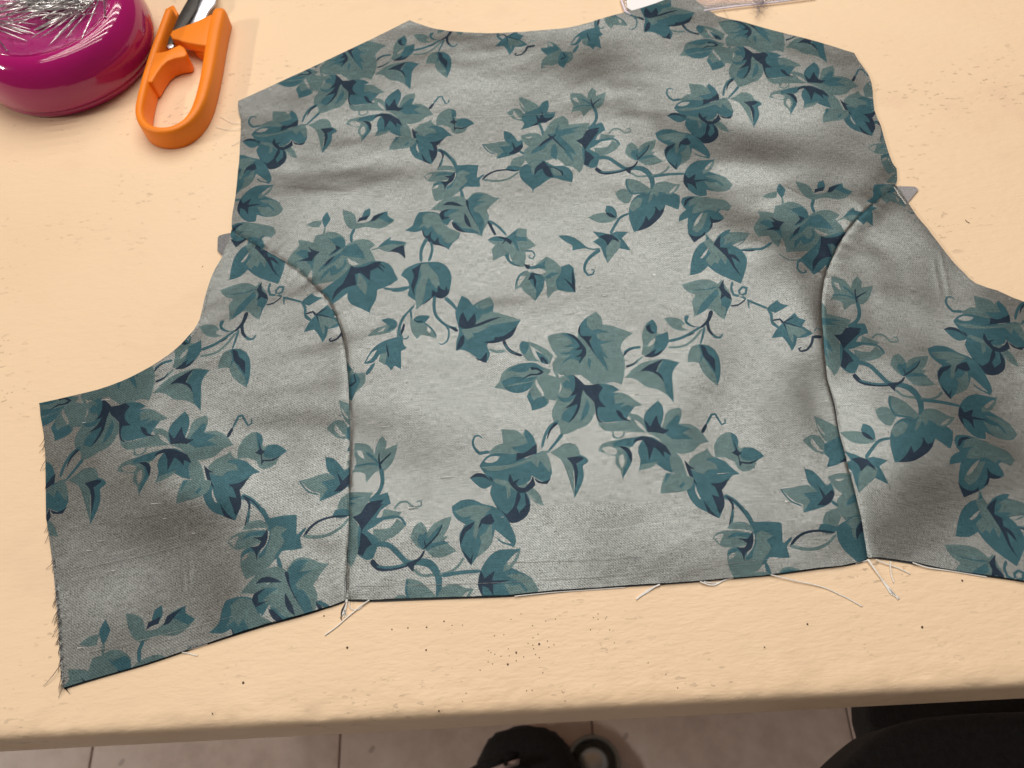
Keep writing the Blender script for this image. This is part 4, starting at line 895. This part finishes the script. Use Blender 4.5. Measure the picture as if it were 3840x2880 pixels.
# bright nubs at the right armhole seam end
joined('frayed_edge', [[V(3352+i*5+random.uniform(-2, 2), 704+i*7, .002), V(3356+i*5, 707+i*7, .0024), V(3360+i*5+random.uniform(-2, 2), 709+i*7, .002)] for i in range(9)], simple('white_fray', (0.9, 0.9, 0.88), .6), .0003)
# black line colouring in the dark gap between the panels
bm = bmesh.new()
M_black = simple('seam_gap_dark', (0.012, 0.013, 0.016), .8)
for S in (seamL, seamR):
    c = catmull(np.array(S, float), 4, False); pts = [V(x, y, .0011) for x, y in c]
    me = tube_mesh('seam_line', pts, .00016); link('seam_line', me, M_black, bod)

st = []
for x, y, L in ((2690, 1777, 42), (1375, 1588, 44), (1425, 1602, 34), (1530, 1905, 40), (2380, 1480, 18), (3095, 1505, 6), (2945, 1880, 6), (365, 2030, 24), (325, 2065, 22), (290, 2430, 26), (420, 2140, 10), (610, 1945, 14), (565, 1890, 40), (1650, 1790, 60), (720, 2000, 16), (2260, 1110, 20), (2050, 1935, 8), (2080, 1990, 8), (380, 1500, 60), (310, 1585, 14), (1000, 2190, 10), (3005, 1800, 20), (1880, 1940, 10), (2540, 800, 10), (2450, 1030, 10)):
    z = 0.0016+max(0.0, float(hfun(P(x, y)[None])[0]))+.00005
    st.append([V(x, y, z), V(x+L*.5, y-L*.03, z+.00015), V(x+L, y-L*.08, z)])
def weft(px, dz=.00004):
    c_ = catmull(np.array(px, float), 8, False, 170); hh = hfun(P(c_[:, 0], c_[:, 1]))
    return [V(x, y, 0.0016+max(0.0, h)+dz) for (x, y), h in zip(c_, hh)]
lines_ = [weft(l) for l in ([(1316, 2199), (1600, 2193), (1900, 2184), (2200, 2166), (2500, 2141), (2800, 2106), (3050, 2080)], [(330, 2445), (480, 2412), (720, 2352), (1000, 2275)], [(200, 1985), (420, 1955), (640, 1918), (760, 1893)], [(1350, 2330), (1352, 2329)], [(1900, 2110), (2250, 2098), (2560, 2075)], [(300, 2130), (520, 2085), (700, 2040)], [(2760, 690), (2900, 705), (3080, 700)], [(1000, 740), (1250, 735), (1450, 715)], [(1700, 440), (2000, 430), (2300, 410)])]
joined('slub', lines_, simple('pale_weft', (.40, .41, .40), .5, nscale=900, namp=.6), .000085)
joined('slub', st, simple('white_slub', (.72, .72, .70), .5, nscale=1500, namp=.5), .00022)
# ------------------------------------------------------------------ magnetic pin cushion
CC = Vector((-0.2508, 0.4535, 0.0)); 
def m_mag(name, c, rough):
    m, nt, bs = mat(name); tc = nt.nodes.new('ShaderNodeTexCoord').outputs['Object']
    nt.links.new(ramp(nt, noise_n(nt, tc, 30, 3), [(0.3, tuple(v*.9 for v in c)), (0.7, c)]), bs.inputs['Base Color'])
    nt.links.new(ramp(nt, noise_n(nt, tc, 180, 4), [(0.3, (rough*.8,)*3), (0.75, (rough*1.5,)*3)]), bs.inputs['Roughness'])
    bs.inputs['Coat Weight'].default_value = 0.5; bs.inputs['Coat Roughness'].default_value = 0.06
    bump(nt, bs, noise_n(nt, tc, 60, 2), 0.06, 0.001)
    return m
M_mag = m_mag('magenta_plastic', (0.40, 0.005, 0.140), 0.09)
M_dish = m_mag('magenta_dish', (0.36, 0.010, 0.150), 0.30)
pc = empty('pin_cushion', CC); tag(pc, 'round glossy magenta magnetic pin cushion heaped with pins', 'pin cushion')
def lathe_obj(name, prof, mt):
    o = link(name, lathe(name, prof), mt); o.parent = pc; return o
lathe_obj('base', [(0.0, 0.0003), (0.0495, 0.0003), (0.0520, 0.0012), (0.0530, 0.0035), (0.0532, 0.0052), (0.0526, 0.0060)], M_mag)
lathe_obj('shell', [(0.0526, 0.0060), (0.0540, 0.0066), (0.0549, 0.0085), (0.0553, 0.0115), (0.0552, 0.0155), (0.0546, 0.0200), (0.0534, 0.0245), (0.0516, 0.0285), (0.0494, 0.0318), (0.0470, 0.0340), (0.0446, 0.0353), (0.0424, 0.0358), (0.0410, 0.0358), (0.0403, 0.0356), (0.0401, 0.0362), (0.0397, 0.0364), (0.0393, 0.0361)], M_mag)
lathe_obj('dish', [(0.0393, 0.0361), (0.0390, 0.0352), (0.0384, 0.0342), (0.0370, 0.0332), (0.0335, 0.0318), (0.027, 0.0303), (0.016, 0.0292), (0.0, 0.0288)], M_dish)
DR = [0, .016, .027, .0335, .037, .0384, .039, .0393, .042, .047]; DZ = [.0288, .0292, .0303, .0318, .0332, .0342, .0352, .0361, .0358, .034]
def dish_z(x, y): return float(np.interp(math.hypot(x-CC.x, y-CC.y), DR, DZ))
# one pin: shaft with a point and a flat head, 28 mm
PL = 0.032
def pin_mesh():
    bm = bmesh.new(); seg = 6
    prof = [(0.0, 0.00002), (0.0018, .00022), (0.006, .00040), (PL-.0006, .00040), (PL-.0006, .00075), (PL-.0001, .00085), (PL, .0006)]
    rings = [[bm.verts.new((r*math.cos(a*2*math.pi/seg), r*math.sin(a*2*math.pi/seg), z)) for a in range(seg)] for z, r in prof]
    for a, b in zip(rings, rings[1:]):
        for k in range(seg): bm.faces.new((a[k], a[(k+1) % seg], b[(k+1) % seg], b[k]))
    bm.faces.new(rings[-1]); bm.faces.new(rings[0][::-1])
    return bm
M_pin = simple('steel_pin', (0.86, 0.84, 0.82), 0.28, 1.0, nscale=300, namp=.25)
pin_me = None
def add_pin(a, b, label, group=None):
    """a = point end, b = head end"""
    global pin_me
    if pin_me is None:
        o = from_bm('pin', pin_mesh(), M_pin); pin_me = o.data
    else: o = link('pin', pin_me)
    d = (Vector(b)-Vector(a)); o.location = a; o.rotation_euler = d.to_track_quat('Z', 'Y').to_euler(); o.scale = (1, 1, d.length/PL)
    tag(o, label, 'pin', group); return o
def fpin(x0, y0, x1, y1, lift=0.0006, zi=.032):
    """pin seen from head/low end x0,y0 to x1,y1 in the close-up of the dish"""
    pts = []
    for x, y, l in ((x0, y0, lift), (x1, y1, lift+.003)):
        z = zi
        for _ in range(6):
            p = V(x/2.115, y/2.115, z); z = dish_z(p.x, p.y)+l
        pts.append(V(x/2.115, y/2.115, z))
    d = pts[1]-pts[0]; return pts[0], pts[0]+d.normalized()*max(.028, min(d.length, .036))
GRP = 'pins fanned out along the front of the heap'
front = [(645, 315, 785, 0), (515, 310, 740, 45), (380, 365, 660, 95), (418, 320, 700, 30), (327, 297, 600, 110), (240, 305, 520, 135), (262, 240, 560, 90), (300, 225, 600, 70), (265, 245, 640, 60), (350, 190, 690, 40),
         (320, 160, 660, 35), (430, 215, 720, 25), (190, 272, -60, 190), (240, 270, -30, 180), (225, 330, -30, 230), (250, 235, -60, 150), (285, 272, 20, 190), (170, 245, -90, 170), (300, 195, 10, 165), (285, 240, 550, 120), (460, 290, 735, 20), (375, 165, 700, 10)]
for i, f in enumerate(front):
    a, b = fpin(*f)
    lab = {0: 'steel pin at the right end of the front fan, head up against the heap', 1: 'steel pin second from the right end of the front fan'}.get(i)
    add_pin(a, b, lab or 'steel pin fanned out at the front of the heap', None if lab else GRP)
a, b = fpin(60, 405, -60, 250); add_pin(b, a, 'lone steel pin lying lowest at the left of the dish, head toward the rim')
a, b = fpin(835, 140, 820, -70); add_pin(b, a, 'lone steel pin right of the heap touching the inner rim')
for i in range(150):
    r = abs(random.gauss(0, .013)); an = random.uniform(0, 6.283)
    cx = CC.x+.004+r*math.cos(an)*1.3; cy = CC.y+.013+r*math.sin(an)*0.75
    th = random.choice((R(4), R(12), R(-8), R(24), R(178), R(165))) + random.gauss(0, .13)
    h = max(.0012, (.009-.28*math.hypot(cx-CC.x, cy-CC.y-.006))*random.uniform(.35, 1))
    d = Vector((math.cos(th), math.sin(th), random.gauss(0, .03)))*PL/2; c = Vector((cx, cy, dish_z(cx, cy)+h))
    a, b = c-d, c+d
    for p in (a, b): p.z = max(p.z, dish_z(p.x, p.y)+.0006)
    add_pin(a, b, 'steel pin in the tangled heap on the dish', 'pins heaped on the dish')

# ------------------------------------------------------------------ orange thread snips
sn = V(1450/2.212, 800/2.212); snip = empty('thread_snips', sn); tag(snip, 'orange plastic thread snips with an open loop handle and two steel blades', 'scissors')
M_or = simple('orange_plastic', (0.90, 0.240, 0.008), 0.45, spec=.4, nscale=40, namp=.04, bscale=400, bdist=.0001)
hz = 0.0135
TP = lambda pts, z: [tuple(P(x/2.212, y/2.212, z)) for x, y in pts]
loop = [(1398, 70), (1350, 200), (1300, 340), (1252, 480), (1205, 640), (1165, 800), (1150, 910), (1170, 990), (1225, 1045), (1320, 1072), (1430, 1060), (1525, 1010), (1600, 925), (1650, 820), (1690, 680), (1725, 500), (1755, 320), (1782, 180), (1806, 90), (1818, 52)]
wid = [.0054, .0054, .0054, .0054, .0054, .0054, .0052, .0050, .0050, .0050, .0052, .0056, .0064, .0074, .0078, .0084, .0088, .0090, .0086, .0078]
def sweep(name, path, widths, z0, z1, mt, parent):
    p = catmull(np.array(path), 4, False, 170); w = np.interp(np.linspace(0, 1, len(p)), np.linspace(0, 1, len(widths)), widths)
    t = np.gradient(p, axis=0); t /= np.hypot(t[:, 0], t[:, 1])[:, None]; nn = np.stack([-t[:, 1], t[:, 0]], 1)
    hh = z1-z0
    sec = [(-.5, .0), (-.5, .12), (-.52, .45), (-.50, .80), (-.44, .93), (-.30, 1.0), (0, 1.02), (.26, 1.0), (.40, .93), (.48, .80), (.56, .45), (.58, .12), (.56, 0)]
    vs = []; n = len(sec)
    L = len(p)
    for i in range(L):
        e = L-1-i; cap = (0.45, 0.80, 0.93, 0.98)[e] if e < 4 else 1.0
        for (a, b) in sec:
            q = p[i]+nn[i]*a*w[i]*cap; vs.append((q[0], q[1], z0+b*hh*(cap**.4)))
    fs = [(i*n+j, i*n+j+1, (i+1)*n+j+1, (i+1)*n+j) for i in range(L-1) for j in range(n-1)]
    fs += [((i+1)*n, (i+1)*n+n-1, i*n+n-1, i*n) for i in range(L-1)]
    fs += [tuple(range(n)), tuple((L-1)*n+j for j in range(n))[::-1]]
    me = bpy.data.meshes.new(name); me.from_pydata(vs, [], fs); bm = bmesh.new(); bm.from_mesh(me); bmesh.ops.recalc_face_normals(bm, faces=bm.faces); bm.to_mesh(me); bm.free()
    return link(name, me, mt, parent)
sweep('handle_loop', TP(loop, hz), wid, 0.0004, hz, M_or, snip)
o = from_bm('thumb_tab', prism('thumb_tab', TP([(1408, 285), (1425, 252), (1500, 222), (1600, 185), (1700, 140), (1760, 110), (1740, 380), (1668, 372), (1560, 352), (1425, 318)], .0128), .0062, .0128, .0009, 3), M_or, snip)
o = from_bm('thumb_tab', prism('thumb_tab', TP([(1590, 380), (1668, 372), (1740, 380), (1720, 470), (1640, 440), (1610, 415)], .006), .0006, .0064, .0008, 2), M_or, snip)
o = from_bm('stop_block', prism('stop_block', TP([(1270, 440), (1365, 425), (1400, 412), (1490, 368), (1528, 392), (1552, 440), (1535, 468), (1450, 482), (1390, 505), (1345, 545), (1300, 610), (1262, 680), (1215, 680)], .0130), .0006, .0131, .0010, 3), M_or, snip)
o = from_bm('blade_guard', prism('blade_guard', TP([(1395, 60), (1440, 40), (1478, 110), (1430, 210), (1385, 330), (1365, 420), (1300, 400), (1310, 320)], .0055), .0006, .0058, .0008, 2), M_or, snip)
M_bd = simple('dark_steel', (0.055, 0.050, 0.046), 0.5, 0.3, nscale=200, namp=.2); M_bl = simple('bright_steel', (0.62, 0.63, 0.70), 0.38, 1.0, nscale=200, namp=.1)
from_bm('blade', prism('blade', TP([(1378, 395), (1400, 320), (1440, 225), (1480, 130), (1565, -20), (1650, -190), (1690, -190), (1648, 10), (1625, 85), (1560, 185), (1470, 320), (1420, 392)], .0085), .0072, .0086, .0003, 1), M_bd, snip)['label'] = 'dark grey blade'
from_bm('blade', prism('blade', TP([(1560, 200), (1625, 85), (1655, -10), (1700, -190), (1790, -150), (1790, 20), (1730, 90), (1690, 170), (1600, 215)], .0072), .0058, .0072, .0003, 1), M_bl, snip)['label'] = 'bright steel blade'
from_bm('pivot', prism('pivot', [(sn.x*0+P(1415/2.212, 383/2.212, .0095)[0]+.0022*math.cos(k*math.pi/8), P(1415/2.212, 383/2.212, .0095)[1]+.0022*math.sin(k*math.pi/8)) for k in range(16)], .0085, .0098, .0004, 2), M_bl, snip)

# ------------------------------------------------------------------ clear ruler and lint behind the neckline
def m_clear():
    m, nt, bs = mat('clear_acrylic'); bs.inputs['Base Color'].default_value = (1.0, .95, .96, 1); bs.inputs['Roughness'].default_value = .06
    bs.inputs['Transmission Weight'].default_value = 0.85; bs.inputs['IOR'].default_value = 1.2
    tc = nt.nodes.new('ShaderNodeTexCoord').outputs['Object']
    nt.links.new(ramp(nt, noise_n(nt, tc, 120, 3), [(.3, (.05,)*3), (.7, (.12,)*3)]), bs.inputs['Roughness']); return m
rl = empty('sleeve', V(2700, 20)); tag(rl, 'clear plastic sleeve with a white card inside behind the neckline', 'plastic sleeve')
rl.name = 'plastic_sleeve'
from_bm('clear_sheet', prism('clear_sheet', [tuple(P(x, y)) for x, y in ((2322, -260), (2327, 0), (2342, 40), (2368, 56), (2640, 38), (2900, 8), (3060, -12), (3200, -240))], .0003, .0009, .0002, 2), m_clear(), rl)
from_bm('card', prism('card', [tuple(P(x, y)) for x, y in ((2346, -250), (2350, 34), (2372, 48), (2430, 36), (2520, 0), (2600, -250))], .00095, .0013, .0002, 1), simple('white_card', (.86, .86, .88), .5), rl, False)
M_edge = simple('sleeve_edge', (.80, .74, .86), .2)
link('rim', tube_mesh('rim', [V(x, y, .0016) for x, y in ((2640, 40), (2760, 24), (2900, 9), (3060, -11))], .0006), M_edge, rl)
link('rim', tube_mesh('rim', [V(x, y, .0016) for x, y in ((2324, -120), (2330, 0), (2344, 42), (2366, 56))], .0007), M_edge, rl)
lt = empty('lint_tuft', V(2850, 15)); tag(lt, 'small tuft of grey lint at the top edge near the plastic sleeve', 'lint')
st = []
for k in range(46):
    x, y = random.gauss(2852, 12), random.gauss(6, 12); pts = []
    for j in range(5):
        x += random.gauss(0, 8); y += random.gauss(2, 7); pts.append(V(x, y, .003+random.random()*.002))
    st.append(pts)
o = joined('fibre', st, simple('grey_lint', (.33, .29, .34), .8), .00012); o.parent = lt; o.matrix_parent_inverse = Matrix.Translation(lt.location).inverted()
th = link('loose_thread', tube_mesh('loose_thread', [V(x, y, .001) for x, y in ((2706, -10), (2710, 15), (2716, 40), (2728, 62), (2732, 72))], .00012), simple('beige_thread', (.45, .36, .27), .7)); tag(th, 'fine beige thread crossing the plastic sleeve edge toward the shoulder', 'thread')
th = link('loose_thread', tube_mesh('loose_thread', [V(x, y, .0003) for x, y in ((3620, 824), (3626, 831), (3636, 836))], .00014), simple('brown_thread', (.10, .07, .05), .7)); tag(th, 'tiny brown thread snippet on the bare table right of the bodice', 'thread')

# ------------------------------------------------------------------ things on the floor and the chair beside the table
M_blk = simple('black_fabric', (0.010, 0.010, 0.012), 0.85, nscale=250, namp=.4, bscale=500, bdist=.0008)
FZ = -0.74
def loft(name, secs, mt, parent=None, seg=20):
    """closed body through oval sections: (cx, cy, cz, half-width, half-height, yaw)"""
    vs = []; fs = []
    for (x, y, z, w, h, yaw) in secs:
        for k in range(seg):
            a = 2*math.pi*k/seg; c, s = math.cos(a), math.sin(a)
            u = w*math.copysign(abs(c)**.8, c); v = h*math.copysign(abs(s)**.8, s)
            vs.append((x+u*math.cos(yaw), y+u*math.sin(yaw), z+v))
    for i in range(len(secs)-1):
        for k in range(seg): fs.append((i*seg+k, i*seg+(k+1) % seg, (i+1)*seg+(k+1) % seg, (i+1)*seg+k))
    fs += [tuple(range(seg))[::-1], tuple((len(secs)-1)*seg+k for k in range(seg))]
    me = bpy.data.meshes.new(name); me.from_pydata(vs, [], fs); bm = bmesh.new(); bm.from_mesh(me); bmesh.ops.recalc_face_normals(bm, faces=bm.faces); bm.to_mesh(me); bm.free()
    return link(name, me, mt, parent)
def fp(x, y, z): p = V(x, y, z); return p
s0 = fp(1960, 2830, FZ+.05); shoe = empty('shoe', (s0.x, s0.y-.06, FZ)); tag(shoe, 'black low shoe with a pale patterned side on the floor', 'shoe')
x0, y0 = s0.x, s0.y
loft('upper', [(x0+.0, y0+.030, FZ+.040, .006, .010, 0), (x0, y0+.026, FZ+.042, .030, .024, 0), (x0+.002, y0+.012, FZ+.046, .046, .032, 0), (x0+.006, y0-.02, FZ+.050, .058, .038, 0), (x0+.010, y0-.07, FZ+.055, .060, .044, 0), (x0+.012, y0-.13, FZ+.058, .052, .048, 0), (x0+.012, y0-.17, FZ+.05, .04, .04, 0), (x0+.012, y0-.19, FZ+.045, .01, .02, 0)], M_blk, shoe)
loft('sole', [(x0, y0+.034, FZ+.012, .010, .010, 0), (x0, y0+.024, FZ+.012, .040, .012, 0), (x0+.002, y0+.0, FZ+.012, .058, .012, 0), (x0+.010, y0-.08, FZ+.012, .062, .012, 0), (x0+.012, y0-.17, FZ+.012, .045, .012, 0), (x0+.012, y0-.195, FZ+.012, .015, .01, 0)], simple('black_rubber', (.012, .012, .013), .6), shoe)
def chain(pts, z): return [fp(x, y, FZ+z_) for (x, y), z_ in zip(pts, z)]
ch_ = chain([(1660, 2905), (1710, 2880), (1770, 2850), (1840, 2826), (1900, 2815)], (.03, .05, .065, .075, .08))
loft('side_flap', [(p.x, p.y-.012, p.z, w, h, .6) for p, w, h in zip(ch_, (.006, .016, .022, .024, .016), (.006, .010, .012, .012, .008))], M_blk, shoe)
ch_ = chain([(1845, 2872), (1866, 2858), (1892, 2852), (1918, 2862)], (.105, .108, .112, .108))
pan = loft('pattern_panel', [(p.x, p.y-.004, p.z, w, h, .25) for p, w, h in zip(ch_, (.004, .014, .017, .008), (.003, .005, .006, .003))], simple('pale_pink_print', (.55, .42, .39), .6, nscale=60, namp=.5), shoe)
for l_ in ([(1800, 2862), (1830, 2860), (1862, 2858), (1890, 2853)], [(1888, 2852), (1897, 2862), (1893, 2872)]):
    q_ = chain(l_, (.118,)*len(l_)); link('lace', tube_mesh('lace', [(p.x, p.y, p.z) for p in q_], .0022), M_blk, shoe)
c0 = fp(2225, 2862, FZ+.02); cup = empty('caster_cup', (c0.x, c0.y, FZ)); tag(cup, 'round grey metal floor cup beside the black shoe', 'floor cup')
o = link('rim', lathe('rim', [(.031, .0), (.032, .012), (.030, .018), (.027, .018), (.025, .012), (.024, .006), (.0, .006)]), simple('grey_metal', (.30, .31, .30), .4, .7)); o.parent = cup
o = link('hub', lathe('hub', [(.017, .006), (.018, .016), (.015, .022), (.009, .024), (0, .025)]), simple('pale_metal', (.55, .57, .58), .35, .6)); o.parent = cup
# chair
cz = -0.20
ch = empty('chair', fp(3600, 2900, FZ)); tag(ch, 'black padded chair pushed under the table corner at the right', 'chair')
from_bm('seat', prism('seat', [tuple(P(x, y, cz)) for x, y in ((3330, 2725), (3450, 2690), (3650, 2672), (3840, 2664), (4300, 2660), (4500, 3200), (4300, 3900), (3300, 3900), (3010, 3300), (3090, 2960), (3180, 2852), (3260, 2780))], cz-.07, cz, .018, 4), M_blk, ch)
from_bm('backrest', prism('backrest', [tuple(P(x, y, cz-.09)) for x, y in ((3246, 2600), (3250, 2690), (3275, 2770), (3240, 2830), (3900, 2830), (3900, 2600))], cz-.13, cz-.09, .008, 3), M_blk, ch)
post = P(3950, 3250, FZ)
o = link('pedestal', lathe('pedestal', [(0, 0), (.12, .005), (.12, .02), (.04, .05), (.028, .10), (.028, .46), (0, .46)], 32), simple('dark_plastic', (.02, .02, .02), .5)); o.location = (post[0], post[1], FZ)
o.parent = ch; o.matrix_parent_inverse = Matrix.Translation(ch.location).inverted()
bd = from_bm('shelf_board', prism('shelf_board', [tuple(P(x, y, -.32)) for x, y in ((3492, 2500), (3492, 2700), (3700, 2720), (4200, 2720), (4200, 2480))], -.335, -.32, .002, 1), simple('pale_board', (.62, .56, .53), .5)); tag(bd, 'pale strip of board under the table edge at the far right', 'board')
